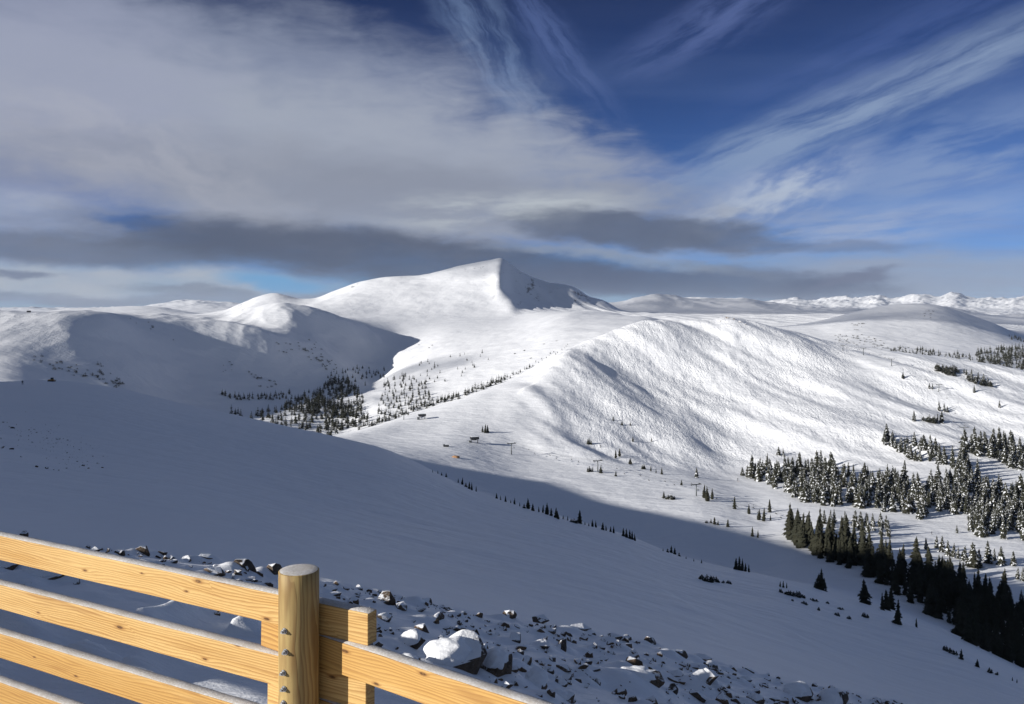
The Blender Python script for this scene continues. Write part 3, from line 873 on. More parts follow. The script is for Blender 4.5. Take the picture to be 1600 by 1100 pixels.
# ------------------------------------------------------------------ fence
def wood_material(name, cols, knots, lengthwise, seed, rough=0.6):
    """cols: pale, mid, dark grain; lengthwise: index of the axis the grain runs along"""
    m, g, b = new_mat(name)
    tc = g.new('ShaderNodeTexCoord')
    oi = g.new('ShaderNodeObjectInfo')
    O = g.vm('ADD', tc.outputs['Object'], g.comb(g.m('MULTIPLY', oi.outputs['Random'], 37.0), 0.0, g.m('MULTIPLY', oi.outputs['Random'], 11.0)))
    ox, oy, oz = g.xyz(O)
    if lengthwise == 0:
        L, A, B = ox, oz, oy
    else:
        L, A, B = oz, ox, oy
    vor = g.new('ShaderNodeTexVoronoi', voronoi_dimensions='2D')
    g.put(vor.inputs['Vector'], g.comb(g.m('MULTIPLY', L, 2.3), g.m('MULTIPLY', A, 7.0 if lengthwise == 0 else 3.0), 0.0))
    vor.inputs['Scale'].default_value = 1.0
    vor.inputs['Randomness'].default_value = 1.0
    vc = g.xyz(vor.outputs['Color'])
    keep = g.m('GREATER_THAN', vc[0], 0.30 if lengthwise == 0 else 0.7)
    kd = g.m('ADD', g.m('MULTIPLY', vor.outputs['Distance'], g.ramp(vc[1], 0.0, 1.0, 0.75, 1.7, False)), g.m('MULTIPLY', g.m('SUBTRACT', 1.0, keep), 0.6))
    warp = g.noise(g.comb(g.m('MULTIPLY', L, 0.7 if lengthwise == 0 else 1.1), g.m('MULTIPLY', A, 5.0), g.m('MULTIPLY', B, 5.0)), 1.0, 3, 0.5)
    flow = g.m('DIVIDE', 0.055, g.m('ADD', kd, 0.10))
    t = g.m('ADD', g.m('ADD', g.m('MULTIPLY', A, 62.0 if lengthwise == 0 else 26.0), g.m('MULTIPLY', B, 20.0)), g.m('ADD', g.m('MULTIPLY', warp, 9.0), g.m('MULTIPLY', flow, 3.0)))
    ring = g.m('FRACT', t)
    line = g.m('MULTIPLY', g.ramp(ring, 0.25, 0.85), g.ramp(ring, 1.0, 0.92))
    broad = g.noise(g.comb(g.m('MULTIPLY', L, 0.8), g.m('MULTIPLY', A, 9.0), B), 1.0, 4, 0.6)
    fib = g.noise(g.comb(g.m('MULTIPLY', L, 6.0), g.m('MULTIPLY', A, 260.0), g.m('MULTIPLY', B, 260.0)), 1.0, 3, 0.6)
    c = g.mix(g.ramp(g.m('ADD', broad, g.m('MULTIPLY', g.m('SUBTRACT', oi.outputs['Random'], 0.5), 0.35)), 0.32, 0.68), cols[0], cols[1])
    c = g.mix(g.m('MULTIPLY', line, g.ramp(broad, 0.2, 0.7, 0.25, 0.75)), c, cols[2])
    c = g.mix(g.ramp(fib, 0.45, 0.75, 0.0, 0.25), c, cols[2])
    streak = g.noise(g.comb(g.m('MULTIPLY', L, 1.1), g.m('MULTIPLY', A, 16.0), 3.0), 1.0, 2, 0.5)
    c = g.mix(g.ramp(streak, 0.58, 0.70, 0.0, 0.5), c, cols[2])
    if knots:
        halo = g.ramp(kd, 0.12, 0.05, 0.0, 0.55)
        c = g.mix(halo, c, cols[2])
        kn = g.noise(O, 60.0, 3, 0.6)
        c = g.mix(g.m('MULTIPLY', g.ramp(kd, 0.062, 0.030, 0.0, 1.0), g.ramp(kn, 0.3, 0.6, 0.5, 1.0)), c, (0.10, 0.045, 0.015))
    g.put(b.inputs['Base Color'], c)
    b.inputs['Roughness'].default_value = rough
    b.inputs['Specular IOR Level'].default_value = 0.25
    bp = g.new('ShaderNodeBump')
    bp.inputs['Strength'].default_value = 0.35
    bp.inputs['Distance'].default_value = 0.002
    g.put(bp.inputs['Height'], g.m('ADD', g.m('MULTIPLY', line, 0.6), fib))
    g.put(b.inputs['Normal'], bp.outputs[0])
    return m


RAILW = wood_material('pine_plank', ((0.61, 0.40, 0.155), (0.52, 0.305, 0.093), (0.29, 0.135, 0.037)), True, 0, 1)
POSTW = wood_material('treated_post', ((0.42, 0.30, 0.12), (0.26, 0.19, 0.08), (0.17, 0.09, 0.03)), True, 2, 2)


def frost_material():
    m, g, b = new_mat('frost')
    geo = g.new('ShaderNodeNewGeometry')
    n = g.noise(geo.outputs['Position'], 90.0, 5, 0.7)
    n2 = g.noise(geo.outputs['Position'], 9.0, 4, 0.6)
    g.put(b.inputs['Base Color'], g.mix(g.ramp(g.m('ADD', n, g.m('MULTIPLY', n2, 0.5)), 0.55, 1.05), (0.46, 0.42, 0.37), (0.66, 0.65, 0.65)))
    b.inputs['Roughness'].default_value = 0.7
    bp = g.new('ShaderNodeBump')
    bp.inputs['Strength'].default_value = 0.7
    bp.inputs['Distance'].default_value = 0.006
    g.put(bp.inputs['Height'], n)
    g.put(b.inputs['Normal'], bp.outputs[0])
    return m


FROST = frost_material()


def plain_mat(name, col, rough=0.6, metal=0.0, var=0.25, scale=8.0):
    m, g, b = new_mat(name)
    tc = g.new('ShaderNodeTexCoord')
    n = g.noise(tc.outputs['Object'], scale, 4, 0.6)
    d = tuple(c * (1 - var) for c in col)
    e = tuple(min(c * (1 + var), 1.0) for c in col)
    g.put(b.inputs['Base Color'], g.mix(n, d, e))
    b.inputs['Roughness'].default_value = rough
    b.inputs['Metallic'].default_value = metal
    return m


STEEL = plain_mat('galvanised_steel', (0.45, 0.46, 0.47), 0.35, 0.9, 0.2, 40)


class MB:
    """collects simple shapes into one mesh"""
    def __init__(s):
        s.bm = bmesh.new()

    def box(s, lo, hi, mat=None, bev=0.0, seg=1, mi=0):
        M = Matrix.Translation(((lo[0] + hi[0]) / 2, (lo[1] + hi[1]) / 2, (lo[2] + hi[2]) / 2)) @ Matrix.Diagonal((hi[0] - lo[0], hi[1] - lo[1], hi[2] - lo[2], 1))
        if mat is not None: M = mat @ M
        r = bmesh.ops.create_cube(s.bm, size=1.0, matrix=M)
        vs = r['verts']
        es = list({e for v in vs for e in v.link_edges})
        fs = list({f for v in vs for f in v.link_faces})
        for f in fs: f.material_index = mi
        if bev > 0:
            bmesh.ops.bevel(s.bm, geom=es, offset=bev, segments=seg, affect='EDGES', profile=0.5)
        return s

    def tube(s, p0, p1, r0, r1=None, n=10, mi=0, caps=True):
        p0, p1 = Vector(p0), Vector(p1)
        r1 = r0 if r1 is None else r1
        d = p1 - p0
        q = d.to_track_quat('Z', 'Y').to_matrix().to_4x4()
        M = Matrix.Translation((p0 + p1) / 2) @ q
        r = bmesh.ops.create_cone(s.bm, cap_ends=caps, segments=n, radius1=r0, radius2=max(r1, 1e-4), depth=d.length, matrix=M)
        for f in {f for v in r['verts'] for f in v.link_faces}:
            f.material_index = mi
            f.smooth = len(f.verts) == 4
        return s

    def ball(s, c, r, sc=(1, 1, 1), n=10, mi=0):
        M = Matrix.Translation(c) @ Matrix.Diagonal((*sc, 1))
        r_ = bmesh.ops.create_uvsphere(s.bm, u_segments=n, v_segments=max(6, n // 2 + 2), radius=r, matrix=M)
        for f in {f for v in r_['verts'] for f in v.link_faces}:
            f.material_index = mi; f.smooth = True
        return s

    def build(s, name, mats, parent=None):
        me = bpy.data.meshes.new(name)
        s.bm.normal_update()
        s.bm.to_mesh(me); s.bm.free()
        return link(name, me, mats, parent)


def frost_strip(length, width, seed):
    """thin uneven layer of rime lying on a rail (local x 0..length, y 0..width)"""
    rg = np.random.default_rng(seed)
    n = max(6, int(length / 0.02)); m = 5
    me = bpy.data.meshes.new('frost')
    xs = np.linspace(0, length, n)
    vs, fs = [], []
    ya = 0.004 + 0.004 * perlin(xs * 9 + seed, xs * 0 + 1.3)
    yb = width - 0.003 + 0.003 * perlin(xs * 11 + seed, xs * 0 + 7.7)
    hh = 0.007 + 0.003 * perlin(xs * 6 + seed * 3.1, xs * 0 + 2.2) + 0.001 * perlin(xs * 40, xs * 0 + seed)
    prof = [0.0, 0.75, 1.0, 0.8, 0.0]
    for i in range(n):
        for j in range(m):
            f = [0.0, 0.10, 0.5, 0.9, 1.0][j]
            e = 0.0 if i in (0, n - 1) else 1.0
            vs.append((xs[i], ya[i] + (yb[i] - ya[i]) * f, max(hh[i], 0.003) * prof[j] * e + 0.0005))
    for i in range(n - 1):
        for j in range(m - 1):
            a = i * m + j
            fs.append((a, a + m, a + m + 1, a + 1))
    me.from_pydata(vs, [], fs)
    for p in me.polygons: p.use_smooth = True
    return me


def build_fence():
    cx, cy = -1.0529, 4.0696
    root = empty('wooden_fence', (cx, cy, Hs(cx, cy)))
    tag(root, "pale new timber rail fence with a round post, in the sunlight at lower left", 'fence')
    def child(o):
        o.parent = root
        o.matrix_parent_inverse = Matrix.Translation(root.location).inverted()
        return o
    dL = Vector((0.889, -0.459, 0)).normalized()
    dR = Vector((0.836, -0.549, 0)).normalized()
    pL = Vector((-1.087, 4.2, 0)); pR = pL + dL * 0.09
    T, HGT = 0.072, 0.156
    def rail(p0, d, t0, t1, ztop, seed, dip=0.0):
        nrm = Vector((d.y, -d.x, 0))      # towards the camera
        a = p0 + d * t0
        L = t1 - t0
        M = Matrix.Translation((a.x, a.y, ztop + dip * t0)) @ Matrix((( d.x, -nrm.x, 0, 0), (d.y, -nrm.y, 0, 0), (dip, 0, 1, 0), (0, 0, 0, 1)))
        mb = MB(); mb.box((0, 0, -HGT), (L, T, 0), None, 0.004, 2)
        o = mb.build('rail', RAILW)
        o.matrix_world = M
        child(o)
        o.matrix_basis = M
        fr = link('frost', frost_strip(L, T, seed), FROST)
        fr.parent = o
        return o
    z0 = -1.49
    st = 0.159
    for k in range(4):
        rail(pL, dL, -6.9 - 0.05 * (k % 2), 0.436 - 0.012 * (k % 2), z0 - 2 * k * st, k + 1)
        rail(pR, dR, -0.388 + 0.05 * (k % 2) - 0.0, 3.6, z0 - (2 * k + 1) * st - 0.004, 20 + k, -0.03)

    def post(px, py, ztop, zbot, bolts, seed):
        n = 40; rings = 26
        vs, fs = [], []
        for i in range(rings):
            zz = zbot + (ztop - zbot) * i / (rings - 1)
            for j in range(n):
                a = 2 * math.pi * j / n
                r = 0.098 * (1 + 0.012 * float(perlin(np.array([math.cos(a) * 1.4 + seed]), np.array([math.sin(a) * 1.4 + zz * 1.2]))[0]))
                vs.append((r * math.cos(a), r * math.sin(a), zz))
        for i in range(rings - 1):
            for j in range(n):
                fs.append((i * n + j, i * n + (j + 1) % n, (i + 1) * n + (j + 1) % n, (i + 1) * n + j))
        b0 = len(vs)
        for j in range(n):       # slightly rounded rim
            x_, y_, _ = vs[(rings - 1) * n + j]
            vs.append((x_ * 0.955, y_ * 0.955, ztop + 0.004))
        for j in range(n):
            fs.append(((rings - 1) * n + j, (rings - 1) * n + (j + 1) % n, b0 + (j + 1) % n, b0 + j))
        fs.append(tuple(b0 + j for j in range(n)))
        me = bpy.data.meshes.new('post')
        me.from_pydata(vs, [], fs)
        for p in me.polygons: p.use_smooth = len(p.vertices) == 4
        o = link('post', me, POSTW)
        o.location = (px, py, 0)
        child(o); o.matrix_basis = Matrix.Translation((px, py, 0))
        # rime on the cut top
        fvs, ffs = [(0, 0, ztop + 0.010)], []
        for q, (rr, hh) in enumerate(((0.045, 0.010), (0.080, 0.008), (0.0925, 0.0042))):
            for j in range(n):
                a = 2 * math.pi * j / n
                w_ = rr * (1 + (0.03 * float(perlin(np.array([a * 2.5 + seed]), np.array([q * 1.7]))[0]) if q < 2 else 0.0))
                fvs.append((w_ * math.cos(a), w_ * math.sin(a), ztop + hh))
        for j in range(n):
            ffs.append((0, 1 + j, 1 + (j + 1) % n))
            for q in range(2):
                ffs.append((1 + q * n + j, 1 + (q + 1) * n + j, 1 + (q + 1) * n + (j + 1) % n, 1 + q * n + (j + 1) % n))
        fm = bpy.data.meshes.new('frost'); fm.from_pydata(fvs, [], ffs)
        for p in fm.polygons: p.use_smooth = True
        fo = link('frost', fm, FROST); fo.parent = o
        if bolts:
            nx, ny = -0.459, -0.889
            for zb, ju in ((-1.565, 0.0), (-1.665, 0.012), (-1.768, -0.012), (-1.845, -0.006), (-1.915, -0.012), (-2.02, 0.0)):
                a = math.atan2(ny, nx) + ju * 5
                c = Vector((math.cos(a), math.sin(a), 0))
                mb = MB()
                p = c * 0.097
                mb.tube(p + Vector((0, 0, zb)), p + c * 0.006 + Vector((0, 0, zb)), 0.0145, n=18)
                mb.tube(p + c * 0.006 + Vector((0, 0, zb)), p + c * 0.018 + Vector((0, 0, zb)), 0.011, n=6)
                mb.tube(p + c * 0.018 + Vector((0, 0, zb)), p + c * 0.027 + Vector((0, 0, zb)), 0.006, n=10)
                bo = mb.build('bolt', STEEL); bo.parent = o
        return o
    post(cx, cy, -1.301, Hs(cx, cy) - 0.4, True, 3.0)
    for (p0, d, t) in ((pL, dL, -3.5), (pL, dL, -6.75), (pR, dR, 2.9)):
        nrm = Vector((d.y, -d.x, 0))
        q = p0 + d * t + nrm * 0.1
        post(q.x, q.y, -1.30, Hs(q.x, q.y) - 0.4, False, 5.0 + t)


build_fence()

# ------------------------------------------------------------------ trees
def needle_material(name, col):
    m, g, b = new_mat(name)
    geo = g.new('ShaderNodeNewGeometry')
    oi = g.new('ShaderNodeObjectInfo')
    n = g.noise(geo.outputs['Position'], 0.9, 4, 0.6)
    d = tuple(c * 0.55 for c in col); e = tuple(c * 1.5 for c in col)
    c = g.mix(n, d, e)
    c = g.mix(g.m('MULTIPLY', oi.outputs['Random'], 0.4), c, (0.04, 0.036, 0.022))
    g.put(b.inputs['Base Color'], c)
    b.inputs['Roughness'].default_value = 0.8
    b.inputs['Specular IOR Level'].default_value = 0.1
    return m


NEEDLE = needle_material('spruce_needles', (0.040, 0.042, 0.030))
BARK = plain_mat('bark', (0.07, 0.05, 0.035), 0.9, 0, 0.4, 20)
LOAD = plain_mat('snow_load', (0.80, 0.82, 0.85), 0.7, 0, 0.04, 4)


def crown_geo(seed, width, snowy, levels=26, per=8, tops=1, low=0.06, droop=0.55, lean=0.0):
    """unit-height crown: whorls of drooping boughs, each a few ragged faces; slot 0 needles, slot 1 snow load"""
    rg = np.random.default_rng(seed)
    V, Fc, Mi = [], [], []
    def face(pts, mi):
        b = len(V); V.extend(pts); Fc.append(tuple(range(b, b + len(pts)))); Mi.append(mi)
    for tp in range(tops):
        if tops == 1: ox, oy, hs = 0.0, 0.0, 1.0
        else:
            a = 6.28 * tp / tops + rg.uniform(0, 1.2)
            rad = width * 0.34 * (0 if tp == 0 else rg.uniform(0.6, 1.15))
            ox, oy, hs = rad * math.cos(a), rad * math.sin(a), (1.0 if tp == 0 else rg.uniform(0.5, 0.9))
        wd = width * (1.0 if tops == 1 else 0.62)
        lop = rg.uniform(0, 6.28)
        for l in range(levels):
            f = l / (levels - 1)
            z = (low + (1.0 - low) * f ** 0.95) * hs
            prof = (1 - f) ** 0.75 * (0.72 + 0.28 * math.sin(min(1, f / 0.14) * 1.57))
            r = wd * 0.5 * prof * rg.uniform(0.6, 1.25) + 0.008
            nb = max(3, int(round(per * (0.45 + 0.55 * (1 - f)))))
            a0 = rg.uniform(0, 6.28)
            for k in range(nb):
                if rg.random() < 0.10: continue
                a = a0 + 6.283 * k / nb + rg.uniform(-0.3, 0.3)
                rr = r * rg.uniform(0.6, 1.22) * (1 + 0.14 * math.cos(a - lop))
                c, s = math.cos(a), math.sin(a)
                dz = -droop * rr * rg.uniform(0.5, 1.2) + (0.25 * rr if f > 0.8 else 0)
                wv = rr * rg.uniform(0.30, 0.55) + 0.006
                zz = z + rg.uniform(-0.012, 0.012)
                th = 0.018 + 0.05 * rr
                P = lambda q, sw, up: (ox + q * rr * c - sw * wv * s, oy + q * rr * s + sw * wv * c, zz + dz * q ** 1.3 + up)
                tip = rg.uniform(0.9, 1.1)
                face([P(0.05, 0, 0.01), P(0.5, 0.55, -th * 0.6), P(tip, 0.1, -th * 0.3), P(0.62, -0.5, -th * 0.4)], 0)
                face([P(0.1, 0, 0.0), P(0.45, -0.9, -th * 1.6), P(0.85, -0.45, -th * 1.5), P(0.6, 0.0, 0.0)], 0)
                face([P(0.1, 0, 0.0), P(0.6, 0.0, 0.0), P(0.85, 0.5, -th * 1.6), P(0.4, 0.95, -th * 1.8)], 0)
                face([P(0.05, 0.15, 0.0), P(0.8, -0.1, -th * 0.2), P(0.72, 0.1, -th * 2.4), P(0.25, -0.1, -th * 2.2)], 0)
                if rg.random() < snowy:
                    g0 = rg.uniform(0.3, 0.55)
                    face([P(g0, 0.05, 0.006 + th * 0.25), P(0.6, 0.42, th * 0.1), P(tip * 0.98, 0.08, th * 0.02), P(0.68, -0.4, th * 0.1)], 1)
    return V, Fc, Mi


def make_crown_me(name, geo):
    V, Fc, Mi = geo
    me = bpy.data.meshes.new(name)
    me.from_pydata(V, [], Fc)
    me.materials.append(NEEDLE); me.materials.append(LOAD)
    me.polygons.foreach_set('material_index', Mi)
    return me


def trunk_me(r):
    mb = MB()
    mb.tube((0, 0, -0.06), (0, 0, 0.5), r, r * 0.6, 8)
    mb.tube((0, 0, 0.5), (0.004, 0, 0.97), r * 0.6, r * 0.12, 8)
    me = bpy.data.meshes.new('trunk'); mb.bm.to_mesh(me); mb.bm.free()
    me.materials.append(BARK)
    return me


TRUNK = trunk_me(0.016)
CROWN = {
    'spruce': [make_crown_me('crown', crown_geo(10 + i, w, 0.0, 30, 9)) for i, w in enumerate((0.40, 0.46, 0.36, 0.50, 0.43))],
    'snowy': [make_crown_me('crown', crown_geo(30 + i, w, 0.55, 28, 10)) for i, w in enumerate((0.46, 0.54, 0.42, 0.50, 0.60))],
    'bushy': [make_crown_me('crown', crown_geo(50 + i, w, 0.05, 20, 9, tops=4, low=0.03, droop=0.35)) for i, w in enumerate((0.95, 0.8))],
    'fir': [make_crown_me('crown', crown_geo(60 + i, w, 0.04, 24, 10, low=0.02, droop=0.4)) for i, w in enumerate((0.72, 0.64, 0.55))],
    'shrub': [make_crown_me('crown', crown_geo(70 + i, w, 0.25, 9, 8, tops=5, low=0.05, droop=0.1)) for i, w in enumerate((1.6, 1.3, 2.0))],
}
# one-mesh versions (trunk inside) for trees a few pixels high
def small_me(i, w, sn):
    V, Fc, Mi = crown_geo(90 + i, w, sn, 12, 6)
    b = len(V)
    for k in range(5):
        a = 6.283 * k / 5
        V.append((0.018 * math.cos(a), 0.018 * math.sin(a), -0.08))
    V.append((0, 0, 0.7))
    for k in range(5):
        Fc.append((b + k, b + (k + 1) % 5, b + 5)); Mi.append(2)
    me = make_crown_me('small_spruce', (V, Fc, Mi)); me.materials.append(BARK)
    return me


SMALL = [small_me(i, w, s) for i, (w, s) in enumerate(((0.6, 0.08), (0.7, 0.1), (0.52, 0.08), (0.8, 0.12)))]
TREES = []      # dicts, sorted later by their height in the picture


def tree(u, v, hpx, kind, label=None, group=None, d=None, name=None):
    x, y, z = at(u, v, d or 100)
    TREES.append(dict(x=x, y=y, z=z, h=hpx / F * y, hpx=hpx, kind=kind, label=label, group=group, name=name, u=u))


ORD = "first second third fourth fifth sixth seventh eighth ninth tenth eleventh twelfth".split()


def clump(where, pts, kind, group):
    pts = sorted(pts)
    what = {'spruce': 'dark spruce', 'snowy': 'snow-dusted spruce', 'bushy': 'bushy dark conifer', 'fir': 'broad dark fir', 'shrub': 'low dwarf conifer'}
    for i, p in enumerate(pts):
        k = p[3] if len(p) > 3 else kind
        lab = f"{what[k]} {where}" if len(pts) == 1 else f"{ORD[i]} {'conifer' if len({(q[3] if len(q) > 3 else kind) for q in pts}) > 1 else what[kind]} from left {where}"
        tree(p[0], p[1], p[2], k, lab, group, p[4] if len(p) > 4 else None)


def in_poly(x, y, poly):
    c = False; n = len(poly)
    for i in range(n):
        x1, y1 = poly[i]; x2, y2 = poly[(i + 1) % n]
        if (y1 > y) != (y2 > y) and x < (x2 - x1) * (y - y1) / (y2 - y1) + x1: c = not c
    return c


def wood(poly, n, h0, h1, kind, label, group, gap=6.0, d=None, alt=None, vs=0.5):
    us = [p[0] for p in poly]; vs_ = [p[1] for p in poly]
    pts = []; t = 0
    while len(pts) < n and t < n * 60:
        t += 1
        u, v = rng.uniform(min(us), max(us)), rng.uniform(min(vs_), max(vs_))
        if not in_poly(u, v, poly): continue
        if any((u - a) ** 2 + ((v - b) / vs) ** 2 < gap * gap for a, b in pts): continue
        pts.append((u, v))
    for (u, v) in pts:
        tree(u, v, h0 + (h1 - h0) * rng.random() ** 1.2, kind if not alt or rng.random() > 0.25 else alt, label, group, d)


# trees along the crest of the near shaded slope
cg = "conifers along the crest of the near shaded slope"
clump("in the faint row at the crest's left end", [(676, 738, 5), (684, 740, 6), (690, 743, 6), (697, 745, 7)], 'spruce', cg)
clump("in the crest clump below the orange mound", [(716, 754, 8), (722, 757, 12), (728, 761, 8), (733, 764, 12), (737, 766, 13), (744, 768, 9)], 'spruce', cg)
clump("on the crest where the valley shadow begins", [(776, 779, 9), (782, 781, 7)], 'spruce', cg)
clump("in the crest group right of that pair", [(790, 784, 10), (798, 786, 6), (804, 788, 11), (812, 791, 7)], 'spruce', cg)
clump("in the three left of the tall crest row", [(819, 794, 8), (825, 795, 17), (832, 798, 12)], 'spruce', cg)
clump("in the crest row below the lift tower", [(842, 800, 9), (848, 801, 13), (855, 804, 19), (861, 806, 13), (868, 809, 17), (872, 811, 14)], 'spruce', cg)
clump("in the crest row with one tall middle tree", [(880, 811, 7), (887, 813, 8), (897, 817, 8, 'shrub'), (906, 818, 22), (914, 820, 6), (920, 822, 6)], 'spruce', cg)
clump("in the crest row left of the dense knot", [(926, 823, 12), (931, 824, 12), (942, 828, 13), (947, 829, 9), (954, 831, 9), (959, 833, 12)], 'spruce', cg)
clump("in the dense knot midway along the crest", [(974, 838, 14), (979, 840, 15), (984, 842, 15), (988, 843, 14), (992, 845, 12)], 'spruce', cg)
clump("in the crest knot above the wind streak", [(1036, 861, 5), (1043, 863, 7), (1049, 864, 12), (1054, 866, 11), (1061, 869, 7)], 'spruce', cg)
clump("in the tiny crest row right of the knot", [(1072, 873, 4), (1084, 877, 5), (1096, 880, 7)], 'spruce', cg)
clump("in the tight knot on the crest's right part", [(1150, 890, 19), (1155, 891, 23), (1160, 892, 20), (1165, 893, 14), (1170, 894, 13)], 'spruce', cg)
dw = "dwarf conifers on the near shaded slope"
clump("in the wind-bent row on the open slope", [(1104, 908, 12, 'shrub'), (1119, 909, 10, 'shrub'), (1130, 911, 5, 'shrub'), (1139, 912, 6, 'shrub')], 'shrub', dw)
clump("in the comb-like group above the dwarf shrubs", [(1219, 917, 9), (1224, 918, 11), (1229, 919, 9)], 'spruce', cg)
clump("in the row below the comb-like group", [(1221, 926, 7, 'shrub'), (1232, 930, 9, 'shrub'), (1245, 932, 10, 'shrub'), (1254, 934, 6, 'shrub')], 'shrub', dw)
clump("in the low scatter left of the bushy tree", [(1238, 939, 4, 'shrub'), (1257, 944, 5, 'shrub'), (1271, 939, 5, 'shrub'), (1280, 954, 6, 'shrub'), (1293, 943, 4, 'shrub')], 'shrub', dw)
clump("in the low scatter below the broad fir", [(1308, 962, 6, 'shrub'), (1326, 967, 6, 'shrub'), (1351, 964, 8, 'shrub'), (1313, 952, 4, 'shrub')], 'shrub', dw)
sg = "single big conifers on the shaded snow at lower right"
clump("standing alone on shaded snow, left of the big firs", [(1282, 921, 34, 'bushy')], 'bushy', sg)
clump("alone in the gap between the bushy tree and the dark wood", [(1351, 943, 40, 'fir')], 'fir', sg)
clump("in the trio at the edge of the dark wood", [(1379, 953, 28), (1386, 953, 33), (1393, 952, 36)], 'spruce', sg)
clump("nearest below that trio, leaning over the crest", [(1403, 975, 40, 'fir')], 'fir', sg)
clump("tiny and alone right of the nearest fir", [(1432, 980, 15, 'spruce')], 'spruce', sg)
clump("in the ragged line on the lower right crest", [(1479, 1017, 9, 'shrub'), (1489, 1022, 8, 'shrub'), (1502, 1030, 17, 'fir'), (1527, 1042, 13, 'fir'), (1546, 1051, 9, 'shrub'), (1558, 1055, 6, 'shrub'), (1582, 1064, 7, 'spruce'), (1589, 1067, 7, 'spruce')], 'shrub', dw)
# valley floor
vf = "single conifers on the valley floor"
clump("in the long-shadowed clump above the valley lift", [(754, 675, 10), (758, 676, 14), (762, 676, 13)], 'spruce', vf)
clump("beside the right side of the second lift tower", [(921, 737, 10, 'bushy'), (926, 737, 9, 'spruce'), (939, 739, 12, 'fir')], 'spruce', vf)
clump("alone right of the second lift tower", [(962, 744, 9)], 'spruce', vf)
clump("at the mogul foot above the lift line", [(921, 694, 12, 'bushy'), (938, 699, 6)], 'spruce', vf)
clump("in the right-hand pair at the mogul foot", [(962, 716, 14), (968, 713, 13)], 'spruce', vf)
clump("in the sloping row under the mogul face", [(985, 725, 10, 'bushy'), (1006, 733, 9, 'bushy'), (1017, 736, 9), (1025, 739, 8), (1034, 741, 12)], 'spruce', vf)
clump("in the row of three high on the mogul face", [(958, 657, 8), (972, 664, 8), (985, 665, 7)], 'spruce', vf)
clump("in the pair low on the mogul face", [(989, 690, 9), (1018, 690, 8)], 'spruce', vf)
clump("with snow on it, alone where the moguls end", [(1088, 746, 17, 'snowy')], 'snowy', vf)
clump("alone above the pole of the third lift tower", [(1065, 758, 9)], 'spruce', vf)
clump("in the trio right of the third lift tower", [(1100, 778, 22), (1105, 783, 24), (1113, 780, 18)], 'spruce', vf)
clump("in the three below the third lift tower", [(1037, 776, 10), (1044, 779, 7, 'shrub'), (1050, 780, 8, 'shrub')], 'spruce', vf)
clump("alone between the trio and the wood", [(1148, 795, 20)], 'spruce', vf)
clump("in the sparse group left of the fourth lift tower", [(1170, 803, 16), (1186, 812, 17), (1193, 814, 22), (1203, 800, 21), (1204, 813, 10)], 'spruce', vf)
clump("in the broken row on the shaded valley floor", [(1104, 817, 5, 'shrub'), (1111, 817, 8), (1116, 819, 12), (1122, 820, 8), (1137, 823, 13)], 'spruce', vf)
clump("in the pair low on the shaded valley floor", [(1176, 838, 16), (1184, 840, 13)], 'spruce', vf)
# woods on the right
wood([(1165, 748), (1215, 765), (1250, 786), (1320, 795), (1400, 808), (1455, 815), (1500, 806), (1560, 836), (1610, 838), (1610, 775), (1540, 768), (1480, 752), (1440, 762), (1380, 752), (1320, 745), (1260, 738), (1190, 735)], 152, 25, 41, 'snowy',
     "snow-dusted spruce in the main wood on the valley floor at right", "spruces of the main valley wood", 7.4, 380)
wood([(1230, 735), (1290, 728), (1290, 742), (1240, 748)], 7, 22, 32, 'snowy', "snow-dusted spruce on the upper left fringe of the main wood", "spruces on the main wood's upper fringe", 8, 380)
clump("in the trio off the main wood's left tip", [(1160, 743, 14), (1168, 746, 20), (1178, 747, 25)], 'snowy', vf)
clump("in the pair above the main wood's edge", [(1217, 711, 14), (1224, 712, 13)], 'snowy', vf)
wood([(1374, 690), (1410, 712), (1425, 722), (1440, 720), (1418, 706), (1400, 692), (1385, 686)], 15, 16, 26, 'snowy', "snow-dusted spruce in the narrow upper grove beside the moguls", "spruces of the narrow upper grove", 6, 380)
wood([(1420, 690), (1440, 704), (1470, 728), (1484, 724), (1462, 704), (1440, 690)], 13, 18, 30, 'snowy', "snow-dusted spruce in the curved strip right of the upper grove", "spruces of the curved strip", 6, 380)
wood([(1478, 728), (1500, 722), (1535, 752), (1530, 768), (1495, 758)], 13, 26, 40, 'snowy', "snow-dusted spruce in the neck joining the upper and main woods", "spruces of the neck between woods", 8, 380)
wood([(1505, 705), (1540, 718), (1570, 728), (1610, 748), (1610, 705), (1560, 696), (1520, 692)], 30, 24, 36, 'snowy', "snow-dusted spruce in the wood under the upper right picture edge of the valley", "spruces of the upper right wood", 8, 380)
wood([(1293, 820), (1330, 826), (1392, 842), (1386, 826), (1330, 814), (1300, 812)], 14, 20, 32, 'snowy', "spruce in the small island of trees under the main wood", "spruces of the island under the main wood", 7, 330)
clump("in the pair left of the small tree island", [(1288, 818, 22), (1302, 822, 16)], 'snowy', vf)
wood([(1226, 840), (1265, 864), (1340, 895), (1400, 928), (1450, 958), (1482, 980), (1505, 1006), (1560, 1034), (1610, 1056), (1610, 968), (1560, 940), (1500, 915), (1430, 892), (1380, 877), (1330, 858), (1270, 842), (1240, 832)], 128, 38, 62, 'spruce',
     "tall dark spruce in the shaded wood at lower right", "spruces of the dark lower right wood", 8.6, 262)
wood([(1226, 842), (1265, 866), (1340, 896), (1335, 872), (1272, 846), (1240, 836)], 34, 26, 42, 'spruce', "dark spruce in the narrow left tip of the shaded lower right wood", "spruces of the dark wood's left tip", 6.5, 300)
sr = "snowy spruces on the sunlit snow at the right edge"
